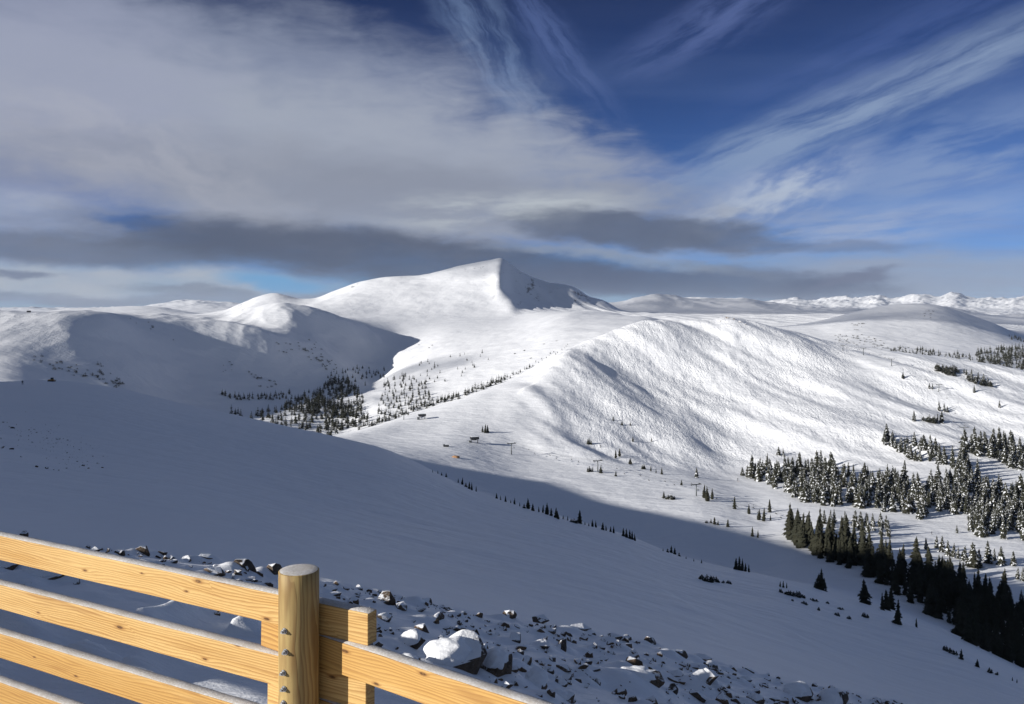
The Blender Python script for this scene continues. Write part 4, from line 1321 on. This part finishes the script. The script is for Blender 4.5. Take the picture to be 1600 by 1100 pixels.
clump("in the lit group above the dark wood", [(1447, 859, 20), (1463, 856, 20), (1471, 862, 26), (1481, 868, 26), (1490, 871, 24), (1497, 873, 20), (1506, 876, 24)], 'snowy', sr)
clump("in the tall pair right of the lit group", [(1520, 886, 40), (1529, 884, 28)], 'snowy', sr)
clump("in the lit trio near the right edge", [(1545, 880, 36), (1554, 876, 20), (1564, 882, 30)], 'snowy', sr)
clump("standing apart right of the lit trio", [(1584, 884, 24)], 'snowy', sr)
clump("by the right picture edge below the lit trio", [(1590, 905, 20), (1598, 908, 24)], 'snowy', sr)
clump("alone in the clearing below the main wood", [(1495, 833, 14)], 'snowy', sr)
wood([(1500, 822), (1530, 818), (1560, 836), (1600, 840), (1600, 846), (1545, 842), (1520, 838)], 12, 26, 40, 'snowy', "snow-dusted spruce on the ragged lower edge of the main wood", "spruces on the main wood's lower edge", 7, 330)
# the smaller trees that fill the woods, beyond counting one by one
wood([(1165, 748), (1215, 763), (1250, 782), (1320, 791), (1400, 803), (1455, 810), (1500, 802), (1560, 830), (1610, 834), (1610, 772), (1540, 766), (1480, 752), (1440, 760), (1380, 750), (1320, 743), (1260, 736), (1190, 735)], 190, 16, 30, 'snowy', 'b', 'b', 5.0, 380)
wood([(1500, 705), (1540, 716), (1570, 726), (1610, 744), (1610, 700), (1560, 694), (1520, 690)], 40, 14, 26, 'snowy', 'b', 'b', 5, 380)
wood([(1375, 690), (1425, 720), (1470, 727), (1484, 722), (1440, 690)], 24, 10, 18, 'snowy', 'b', 'b', 5, 380)
wood([(1240, 842), (1340, 890), (1400, 922), (1450, 952), (1505, 1000), (1610, 1050), (1610, 962), (1500, 908), (1430, 888), (1330, 855), (1270, 842)], 120, 22, 38, 'spruce', 'b', 'b', 6.5, 280)
# trees on the sunny upper hill at the right
uh = "conifers on the sunlit hill at the right"
clump("alone high on the hill right of a lift tower", [(1411, 591, 10, 'fir')], 'fir', uh)
clump("alone on the left of the scattered hill trees", [(1428, 658, 17, 'snowy')], 'snowy', uh)
clump("in the little group right of it", [(1452, 660, 14, 'shrub'), (1464, 661, 16), (1471, 660, 18)], 'snowy', uh)
clump("in the upper little group on the hill", [(1468, 642, 16), (1475, 643, 14), (1480, 644, 10)], 'snowy', uh)
clump("alone far right on the open hill", [(1562, 637, 12)], 'snowy', uh)
clump("in the pair beside the hill's second tower", [(1452, 607, 9), (1457, 608, 10)], 'snowy', uh)
clump("alone below the hilltop thicket", [(1522, 613, 12)], 'snowy', uh)
wood([(1462, 572), (1480, 574), (1500, 583), (1490, 590), (1470, 584)], 15, 5, 11, 'shrub', "dwarf conifer in the left part of the hilltop thicket", "dwarf conifers of the hilltop thicket, left part", 5, 380, 'snowy')
wood([(1500, 580), (1525, 588), (1548, 598), (1540, 603), (1515, 598)], 15, 6, 13, 'snowy', "stunted spruce in the right part of the hilltop thicket", "stunted spruces of the hilltop thicket, right part", 5, 380, 'shrub')
# basin and bench
wood([(345, 646), (400, 658), (480, 676), (520, 682), (560, 668), (580, 655), (560, 640), (500, 628), (470, 636), (400, 645)], 150, 10, 17, 'spruce', "b", "b", 2.8, 600)
wood([(440, 640), (490, 650), (560, 655), (575, 640), (560, 610), (545, 595), (515, 597), (505, 610), (480, 620), (455, 625)], 210, 9, 16, 'spruce', "b", "b", 2.8, 600)
wood([(460, 618), (500, 610), (510, 590), (550, 575), (600, 575), (605, 590), (580, 600), (540, 612)], 60, 5, 9, 'spruce', "b", "b", 5.0, 600)
wood([(330, 612), (350, 618), (365, 625), (420, 626), (460, 624), (455, 615), (420, 618), (360, 620)], 34, 7, 12, 'spruce', "b", "b", 4, 600)
wood([(585, 665), (640, 640), (680, 625), (665, 600), (630, 585), (600, 600), (590, 630)], 100, 6, 12, 'spruce', "b", "b", 5, 700)
wood([(620, 580), (680, 560), (760, 545), (770, 560), (740, 580), (680, 610), (640, 600)], 34, 4, 8, 'spruce', "b", "b", 6, 700)
rj = []
for (a, b, n, h) in (((560, 676), (640, 650), 30, 11), ((640, 648), (720, 625), 26, 12), ((725, 622), (790, 598), 26, 12), ((790, 597), (835, 575), 12, 7), ((835, 573), (890, 545), 14, 4)):
    for i in range(n):
        t = (i + rng.random()) / n
        tree(a[0] + (b[0] - a[0]) * t, a[1] + (b[1] - a[1]) * t - 2 - rng.random() * 6, h * rng.uniform(0.6, 1.15), 'spruce', 'b', 'b', 700)
# shrubs dotted over the shaded left hills
for (u0, v0, u1, v1, n, h) in ((430, 535, 470, 560, 8, 3), (455, 540, 525, 575, 34, 3.5), (480, 535, 500, 548, 8, 3), (345, 570, 375, 582, 7, 2.5), (380, 580, 440, 605, 14, 4), (30, 555, 190, 600, 40, 4.5), (145, 575, 190, 600, 14, 5), (200, 500, 300, 540, 8, 3)):
    for i in range(n):
        t = rng.random()
        tree(u0 + (u1 - u0) * t + rng.normal() * 4, v0 + (v1 - v0) * t + rng.normal() * 5, h * rng.uniform(0.6, 1.2), 'shrub', 'b', 'b', 700)
# far wood on the right and the dots on the round hill
wood([(1524, 570), (1610, 580), (1610, 545), (1560, 545), (1526, 552)], 150, 6, 14, 'spruce', 'b', 'b', 3.2, 1150)
wood([(1385, 552), (1440, 556), (1520, 564), (1518, 556), (1450, 548), (1400, 545)], 60, 5, 10, 'spruce', 'b', 'b', 3.2, 1150)
wood([(1300, 525), (1340, 520), (1375, 530), (1390, 540), (1440, 545), (1420, 552), (1360, 548), (1310, 537)], 60, 2, 4.5, 'shrub', 'b', 'b', 5, 1150)
wood([(1330, 505), (1350, 505), (1345, 515), (1335, 520)], 8, 2, 4, 'shrub', 'b', 'b', 4, 1150)
wood([(1440, 485), (1460, 487), (1455, 497), (1442, 493)], 8, 1.5, 3, 'shrub', 'b', 'b', 4, 1150)
wood([(1575, 525), (1610, 530), (1610, 537), (1580, 531)], 20, 4, 7, 'spruce', 'b', 'b', 3, 1150)
for (u, v, h) in ((805, 553, 3), (820, 548, 3), (850, 538, 3), (830, 560, 3), (870, 533, 2.5), (675, 540, 3), (670, 544, 3), (655, 539, 2)):
    tree(u, v, h, 'shrub', 'b', 'b', 1000)


def plant_trees():
    singles = [t for t in TREES if t['label'] != 'b']
    masses = [t for t in TREES if t['label'] == 'b']
    pick = lambda kind: CROWN[kind][rng.integers(len(CROWN[kind]))]
    nm = {'spruce': 'spruce_tree', 'snowy': 'snowy_spruce', 'bushy': 'conifer_tree', 'fir': 'fir_tree', 'shrub': 'dwarf_conifer'}
    singles.sort(key=lambda t: -t['hpx'])
    extra = []
    ntree = 0
    for t in singles:
        wx = rng.uniform(0.75, 1.22)
        if t['hpx'] >= 9:
            if t['label'] and 'from the left' not in t['label'] and ntree > 290 and False:
                extra.append(t); continue
            root = empty(nm[t['kind']], (t['x'], t['y'], t['z'] - 0.02 * t['h']), rng.uniform(0, 6.28))
            h = t['h']
            root.scale = (h * wx, h * wx, h)
            root.rotation_euler = (rng.normal() * 0.035, rng.normal() * 0.035, rng.uniform(0, 6.28))
            tr = bpy.data.objects.new('trunk', TRUNK); COL.objects.link(tr); tr.parent = root
            cr = bpy.data.objects.new('crown', pick(t['kind'])); COL.objects.link(cr); cr.parent = root
        else:
            me = pick('shrub') if t['kind'] == 'shrub' else SMALL[rng.integers(4)]
            root = bpy.data.objects.new(nm[t['kind']], me); COL.objects.link(root)
            root.location = (t['x'], t['y'], t['z'] - 0.02 * t['h']); root.rotation_euler = (0, 0, rng.uniform(0, 6.28))
            root.scale = (t['h'] * wx, t['h'] * wx, t['h'])
        tag(root, t['label'], 'shrub' if t['kind'] == 'shrub' else 'tree', t['group'])
        ntree += 1
    # the many more trees of the basin and the far hills, a few pixels each, as one mass
    tv, tf, tm = [], [], []
    off = 0
    protos = []
    for k in range(4):
        protos.append([np.array(a, dtype=object) if i else np.array(a, float) for i, a in enumerate(crown_geo(400 + k, (0.62, 0.75, 0.55, 0.68)[k], 0.06, 9, 6))])
    shr = [crown_geo(500 + k, (1.7, 2.2)[k], 0.1, 4, 5, tops=3, droop=0.1) for k in range(2)]
    allv, allf, allm = [], [], []
    snowp = [crown_geo(440 + k, (0.5, 0.6, 0.46)[k], 0.5, 16, 8) for k in range(3)]
    darkp = [crown_geo(450 + k, (0.42, 0.5, 0.38)[k], 0.0, 16, 8) for k in range(3)]
    for t in masses:
        if t['hpx'] > 9 and t['y'] < 700:
            V, Fc, Mi = (snowp if t['kind'] == 'snowy' else darkp)[rng.integers(3)]
        elif t['kind'] == 'shrub':
            V, Fc, Mi = shr[rng.integers(2)]
        else:
            V, Fc, Mi = protos[rng.integers(4)]
        a = rng.uniform(0, 6.28); c, s = math.cos(a), math.sin(a)
        V = np.array(V, float) * t['h']
        W = np.stack([V[:, 0] * c - V[:, 1] * s + t['x'], V[:, 0] * s + V[:, 1] * c + t['y'], V[:, 2] + t['z'] - 0.03 * t['h']], 1)
        allv.append(W)
        allf.extend(tuple(int(i) + off for i in f) for f in Fc)
        allm.extend(int(m) for m in Mi)
        off += len(W)
    me = bpy.data.meshes.new('distant_woods')
    me.from_pydata(np.concatenate(allv).tolist(), [], allf)
    me.materials.append(NEEDLE); me.materials.append(LOAD)
    me.polygons.foreach_set('material_index', allm)
    o = link('distant_woods', me)
    tag(o, "smaller conifers filling the woods, and tiny ones dotting the far basin and hills", 'woodland', None, 'stuff')
    print('TREES', len(singles), len(masses))


plant_trees()

# ------------------------------------------------------------------ lifts and small things in the valley
DARK = plain_mat('dark_steel', (0.05, 0.052, 0.055), 0.6, 0.3, 0.2, 3)
GREEN = plain_mat('painted_steel', (0.10, 0.11, 0.11), 0.55, 0.2, 0.2, 2)
ROOFM = plain_mat('dark_roof', (0.035, 0.036, 0.04), 0.6, 0.0, 0.3, 1)
ORANGE = plain_mat('orange_tarp', (0.36, 0.20, 0.10), 0.8, 0.0, 0.3, 1.5)
YELLOW = plain_mat('yellow_paint', (0.55, 0.30, 0.05), 0.5, 0.0, 0.2, 2)
CLOTH = plain_mat('dark_ski_clothing', (0.03, 0.032, 0.045), 0.9, 0, 0.3, 8)
TOWERS = {}


def lift_tower(u, v, hpx, label, dmin=300, key=None, ang=0.0, w=None):
    x, y, z = at(u, v, dmin)
    h = hpx / F * y
    root = empty('lift_tower', (x, y, z), ang)
    tag(root, label, 'lift tower', 'chairlift towers')
    t = h / 10.0
    mb = MB(); mb.tube((0, 0, -0.6), (0, 0, h), 0.42 * t + 0.1, 0.26 * t + 0.08, 12); mb.build('pole', GREEN, root)
    aw = (w or 3.0) * t + 0.6
    mb = MB(); mb.box((-aw, -0.28, h - 0.25), (aw, 0.28, h + 0.3), None, 0.05); mb.build('crossarm', GREEN, root)
    for s in (-1, 1):
        mb = MB()
        mb.box((s * aw - 0.18, -1.6, h - 0.05), (s * aw + 0.18, 1.6, h + 0.22), None, 0.04)
        for k in range(4):
            yy = -1.2 + 0.8 * k
            mb.tube((s * aw - 0.12, yy, h + 0.4), (s * aw + 0.12, yy, h + 0.4), 0.28, n=10)
        mb.build('sheave_assembly', DARK, root)
    mb = MB(); mb.tube((0.36, 0, 0.5), (0.30, 0, h - 0.3), 0.05, n=5); mb.tube((0.36, 0.4, 0.5), (0.30, 0.4, h - 0.3), 0.05, n=5)
    for k in range(int(h / 0.6)):
        mb.tube((0.34, 0, 0.6 + 0.6 * k), (0.34, 0.4, 0.6 + 0.6 * k), 0.03, n=4)
    mb.build('ladder', DARK, root)
    TOWERS[key or label] = (Vector((x, y, z)), h, aw, ang)


LA = 0.35
lift_tower(799, 710, 17, "first lift tower on the sunlit valley floor, right of the loading station", 400, 'a', LA)
lift_tower(934, 737, 17, "second lift tower, standing between two small trees on the valley floor", 400, 'b', LA)
lift_tower(1088, 775, 18, "third lift tower, dark against the shaded edge of the valley", 400, 'c', LA)
lift_tower(1255, 838, 30, "tallest looking lift tower, at the left tip of the dark wood", 330, 'd', LA)
lift_tower(631, 656, 11, "short lift tower on the bench left of the roofed station", 500, 'e', 0.9)
lift_tower(562, 671, 11, "lift tower rising from the trees at the left end of the bench", 500, 'f', 0.9)
lift_tower(1349, 555, 11, "left tower of the three on the skyline of the sunlit hill", 800, 'g', -0.4)
lift_tower(1317, 548, 8, "small lift tower at the upper end of the hill's skyline", 800, 'g2', -0.4)
lift_tower(1393, 572, 11, "lift tower right of the skyline towers on the sunlit hill", 800, 'h', -0.4)
lift_tower(1467, 611, 10, "lift tower halfway down the sunlit hill", 600, 'i', -0.4)
lift_tower(1506, 684, 16, "lift tower at the top of the upper right wood", 450, 'j', -0.4)


def cable(keys, label, n_chairs, chair_label):
    """two haul ropes from tower to tower, and the chairs hanging from them"""
    mb = MB()
    spans = []
    for a, b in zip(keys[:-1], keys[1:]):
        pa, ha, wa, ga = TOWERS[a]; pb, hb, wb, gb = TOWERS[b]
        for s in (-1, 1):
            A = pa + Vector((s * wa * math.cos(ga), s * wa * math.sin(ga), ha + 0.7)); B = pb + Vector((s * wb * math.cos(gb), s * wb * math.sin(gb), hb + 0.7))
            prev = None
            L = (B - A).length
            pts = []
            for i in range(13):
                t = i / 12
                p = A.lerp(B, t) - Vector((0, 0, 0.035 * L * 4 * t * (1 - t)))
                pts.append(p)
                if prev is not None: mb.tube(prev, p, 0.045, n=5, caps=False)
                prev = p
            spans.append((pts, s, L))
    o = mb.build('haul_rope', DARK)
    tag(o, label, 'cable')
    tot = sum(s[2] for s in spans)
    k = 0
    for pts, s, L in spans:
        n = max(1, round(n_chairs * L / tot))
        for i in range(n):
            t = (i + 0.5 + 0.18 * s) / n * 12
            j = min(int(t), 11)
            p = pts[j].lerp(pts[j + 1], t - j)
            ch(p, chair_label, k); k += 1


CHAIR = None


def ch(p, label, k):
    global CHAIR
    if CHAIR is None:
        r = empty('lift_chair', p)
        mb = MB(); mb.tube((0, 0, 0.0), (0, 0.25, -1.2), 0.05, n=6); mb.tube((0, 0.25, -1.2), (0, 0.1, -1.9), 0.05, n=6); mb.build('hanger', DARK, r)
        mb = MB(); mb.box((-0.95, -0.35, -2.35), (0.95, 0.15, -2.25), None, 0.03); mb.build('seat', DARK, r)
        mb = MB(); mb.box((-0.95, 0.10, -2.25), (0.95, 0.18, -1.75), None, 0.03); mb.build('backrest', DARK, r)
        CHAIR = r
    else:
        r = CHAIR.copy(); COL.objects.link(r)
        for c in CHAIR.children:
            d = c.copy(); COL.objects.link(d); d.parent = r
    r.location = p; r.rotation_euler = (0, 0, 1.9)
    tag(r, label, 'lift chair', 'empty chairs on the valley lift')


cable(['a', 'b', 'c', 'd'], "thin steel haul rope strung along the valley lift towers", 26, "empty chair hanging from the valley lift's rope")
cable(['g2', 'g', 'h', 'i', 'j'], "thin haul rope strung down the towers of the sunlit hill", 10, "empty chair hanging over the sunlit hill at the right")


def ski_station(u, v, wpx, label, dmin, roof=True):
    x, y, z = at(u, v, dmin)
    w = wpx / F * y
    r = empty('lift_station', (x, y, z), 0.25)
    tag(r, label, 'lift station')
    h = w * 0.62
    mb = MB(); mb.box((-w * 0.5, -w * 0.24, h * 0.62), (w * 0.42, w * 0.24, h * 1.02), None, w * 0.05, 2); mb.build('roof', ROOFM, r)
    mb = MB(); mb.box((-w * 0.42, -w * 0.2, h * 1.02 + 0.003), (w * 0.36, w * 0.2, h * 1.08), None, w * 0.02); mb.build('roof_snow', LOAD, r)
    for sx_ in (-0.38, 0.3):
        mb = MB(); mb.tube((sx_ * w, 0, -0.5), (sx_ * w, 0, h * 0.65), w * 0.045, w * 0.035, 8); mb.build('leg', DARK, r)
    mb = MB(); mb.tube((-0.05 * w, 0, h * 0.5), (-0.05 * w, 0, h * 0.6), w * 0.26, n=20); mb.build('bullwheel', DARK, r)
    mb = MB(); mb.box((-w * 0.62, -w * 0.12, -0.4), (-w * 0.45, w * 0.12, h * 0.42), None, 0.05); mb.build('control_cabin', GREEN, r)


ski_station(660, 655, 13, "dark roofed lift station on posts beside the row of trees on the bench", 500)
ski_station(742, 692, 15, "low dark loading station at the lower end of the valley lift", 400)


def trailer(u, v, wpx, label, dmin):
    x, y, z = at(u, v, dmin)
    w = wpx / F * y
    r = empty('equipment_sled', (x, y, z), 0.1)
    tag(r, label, 'sled')
    mb = MB(); mb.box((-w / 2, -w * .16, w * .12), (w / 2, w * .16, w * .3), None, 0.08, 2); mb.build('deck', DARK, r)
    mb = MB(); mb.box((-w * .5, -w * .14, w * .3 + .003), (-w * .2, w * .14, w * .44), None, 0.06); mb.build('crate', GREEN, r)
    for s in (-1, 1):
        mb = MB(); mb.box((-w * .45, s * w * .13 - .12, -.1), (w * .45, s * w * .13 + .12, w * .12 - .003), None, 0.05); mb.build('runner', DARK, r)


trailer(697, 698, 9, "long dark equipment sled parked on the snow near the loading station", 400)


def tarp(u, v, wpx, label, dmin):
    x, y, z = at(u, v, dmin)
    w = wpx / F * y
    bm = bmesh.new()
    bmesh.ops.create_icosphere(bm, subdivisions=4, radius=1.0)
    for q in bm.verts:
        c = q.co
        k = 1 + 0.22 * float(fbm(np.array([c.x * 1.7 + 4]), np.array([c.y * 1.7 + c.z]), 3)[0])
        q.co = Vector((c.x * w * 0.5 * k, c.y * w * 0.28 * k, max(c.z, -0.15) * w * 0.22 * k))
    for f in bm.faces: f.smooth = True
    me = bpy.data.meshes.new('tarp_mound'); bm.to_mesh(me); bm.free()
    o = link('tarp_mound', me, ORANGE); o.location = (x, y, z + 0.02 * w)
    tag(o, label, 'tarp')


tarp(712, 715, 13, "orange tan tarp covered mound lying on the sunlit valley snow", 400)


def machine(u, v, wpx, label, dmin):
    x, y, z = at(u, v, dmin)
    w = wpx / F * y
    r = empty('snow_groomer', (x, y, z), 0.2)
    tag(r, label, 'snow groomer')
    mb = MB(); mb.box((-w * .45, -w * .28, w * .14), (w * .45, w * .28, w * .34), None, w * .04, 2); mb.build('body', YELLOW, r)
    mb = MB(); mb.box((-w * .05, -w * .24, w * .343), (w * .35, w * .24, w * .66), None, w * .06, 2); mb.build('cab', DARK, r)
    for s in (-1, 1):
        mb = MB(); mb.box((-w * .5, s * w * .34 - w * .055, -w * .03), (w * .5, s * w * .34 + w * .055, w * .22), None, w * .08, 3); mb.build('track', DARK, r)
    mb = MB(); mb.box((w * .56, -w * .42, -w * .02), (w * .62, w * .42, w * .24), None, w * .02); mb.build('blade', DARK, r)


machine(80, 596, 9, "small yellow snow groomer on the crest of the slope at the far left", 450)


def hut(u, v, wpx, label, dmin):
    x, y, z = at(u, v, dmin)
    w = wpx / F * y
    r = empty('hut', (x, y, z), 0.2)
    tag(r, label, 'hut')
    mb = MB(); mb.box((-w / 2, -w * .3, -1), (w / 2, w * .3, w * .32), None, 0.05); mb.build('wall', DARK, r)
    bm = bmesh.new()
    vs = [bm.verts.new(p) for p in ((-w * .56, -w * .36, w * .323), (w * .56, -w * .36, w * .323), (w * .56, w * .36, w * .323), (-w * .56, w * .36, w * .323), (-w * .56, 0, w * .52), (w * .56, 0, w * .52))]
    for f in ((0, 1, 5, 4), (2, 3, 4, 5), (0, 4, 3), (1, 2, 5), (3, 2, 1, 0)): bm.faces.new([vs[i] for i in f])
    me = bpy.data.meshes.new('roof'); bm.to_mesh(me); bm.free(); link('roof', me, ROOFM, r)
    mb = MB(); mb.box((-w * .08, -w * .32, -.5), (w * .08, -w * .302, w * .22)); mb.build('door', GREEN, r)


hut(45, 488, 5, "tiny dark hut on the flat top of the left hill", 900)


def skier(u, v, hpx, label, dmin, rz):
    x, y, z = at(u, v, dmin)
    k = hpx / F * y / 1.75
    r = empty('person', (x, y, z), rz)
    r.scale = (k, k, k)
    tag(r, label, 'person')
    J = [((0, 0, .95), .15), ((0, .02, 1.2), .14), ((0, .04, 1.42), .15), ((0, .06, 1.54), .06), ((0, .07, 1.66), .11),
         ((.12, .06, .88), .10), ((.15, .14, .5), .075), ((.15, .06, .08), .06), ((.15, .2, .04), .05), ((-.12, .06, .88), .10), ((-.15, .14, .5), .075), ((-.15, .06, .08), .06), ((-.15, .2, .04), .05),
         ((.24, .04, 1.40), .07), ((.34, .10, 1.14), .055), ((.30, .34, 1.08), .045), ((-.24, .04, 1.40), .07), ((-.34, .10, 1.14), .055), ((-.30, .34, 1.08), .045)]
    E = [(0, 1), (1, 2), (2, 3), (3, 4), (0, 5), (5, 6), (6, 7), (7, 8), (0, 9), (9, 10), (10, 11), (11, 12), (2, 13), (13, 14), (14, 15), (2, 16), (16, 17), (17, 18)]
    me = bpy.data.meshes.new('body'); me.from_pydata([j[0] for j in J], E, [])
    o = link('body', me, CLOTH, r)
    md = o.modifiers.new('skin', 'SKIN')
    for i, j in enumerate(J):
        me.skin_vertices[0].data[i].radius = (j[1], j[1])
    me.skin_vertices[0].data[0].use_root = True
    o.modifiers.new('sub', 'SUBSURF').levels = 1
    for s in (-1, 1):
        mb = MB(); mb.box((s * .15 - .045, -.75, .0), (s * .15 + .045, .95, .025), None, .01); mb.build('ski', ORANGE, r)
        mb = MB(); mb.tube((s * .30, .34, 1.12), (s * .42, .1, 0.0), .012, n=6); mb.build('ski_pole', DARK, r)


skier(35, 601, 7, "lone standing skier in dark clothes on the shaded slope at far left", 450, 0.4)
skier(1153, 752, 6, "skier in dark clothes gliding on lit snow left of the main wood", 400, 1.2)
skier(1456, 835, 5, "skier in dark clothes on the lit run below the main wood", 380, 2.0)


# ------------------------------------------------------------------ unseen clouds added off to the left to shade the hills
def cloud_material():
    m = bpy.data.materials.new('shade_cloud_vapour'); m.use_nodes = True
    nt = m.node_tree; nt.nodes.clear(); g = G(nt)
    geo = g.new('ShaderNodeNewGeometry')
    n = g.noise(geo.outputs['Position'], 0.0016, 5, 0.55)
    d = g.new('ShaderNodeBsdfTranslucent'); d.inputs[0].default_value = (0.75, 0.77, 0.8, 1)
    t = g.new('ShaderNodeBsdfTransparent')
    mx = g.new('ShaderNodeMixShader')
    g.put(mx.inputs[0], g.ramp(n, 0.34, 0.60, 0.04, 0.48))
    nt.links.new(t.outputs[0], mx.inputs[1]); nt.links.new(d.outputs[0], mx.inputs[2])
    o = g.new('ShaderNodeOutputMaterial'); nt.links.new(mx.outputs[0], o.inputs[0])
    return m


CLOUD = cloud_material()


def lens_cloud(target, height, rx, ry, rz, rot):
    """a lens cloud at the height, placed where its shadow falls on the target point"""
    k = (height - target[2]) / to_sun.z
    c = Vector(target) + to_sun * k
    bm = bmesh.new(); bmesh.ops.create_icosphere(bm, subdivisions=5, radius=1.0)
    for v in bm.verts:
        q = v.co
        w = 1 + 0.35 * float(fbm(np.array([q.x * 1.6 + target[0]]), np.array([q.y * 1.6 + 0.7 * q.z]), 4)[0])
        v.co = Vector((q.x * rx * w, q.y * ry * w, q.z * rz * w))
    for f in bm.faces: f.smooth = True
    me = bpy.data.meshes.new('shade_cloud'); bm.to_mesh(me); bm.free()
    o = link('shade_cloud', me, CLOUD); o.location = c; o.rotation_euler = (0, 0, rot)
    tag(o, kind='structure')
    print('CLOUD at', c[:])


lens_cloud((1950, 5300, 30), 2900, 1900, 1500, 130, 0.35)
lens_cloud((-800, 1300, -40), 1300, 460, 260, 70, 0.35)
lens_cloud((1250, 2350, -30), 1300, 620, 420, 80, 0.35)


# ------------------------------------------------------------------ thin mountain air
def haze():
    m = bpy.data.materials.new('haze_air'); m.use_nodes = True
    nt = m.node_tree; nt.nodes.clear()
    v = nt.nodes.new('ShaderNodeVolumePrincipled')
    v.inputs['Color'].default_value = (0.72, 0.82, 1.0, 1)
    v.inputs['Density'].default_value = HAZE_DENSITY
    o = nt.nodes.new('ShaderNodeOutputMaterial'); nt.links.new(v.outputs[0], o.inputs['Volume'])
    bm = bmesh.new()
    bmesh.ops.create_cube(bm, size=1.0, matrix=Matrix.Translation((0, 15000, 0)) @ Matrix.Diagonal((110000, 34000, 760, 1)))
    me = bpy.data.meshes.new('haze'); bm.to_mesh(me); bm.free()
    tag(link('haze', me, m), kind='stuff')


HAZE_DENSITY = 1.8e-5
haze()
for o in COL.objects:
    l = o.get('label')
    if l and len(l.split()) > 16: print('LONG', len(l.split()), l)
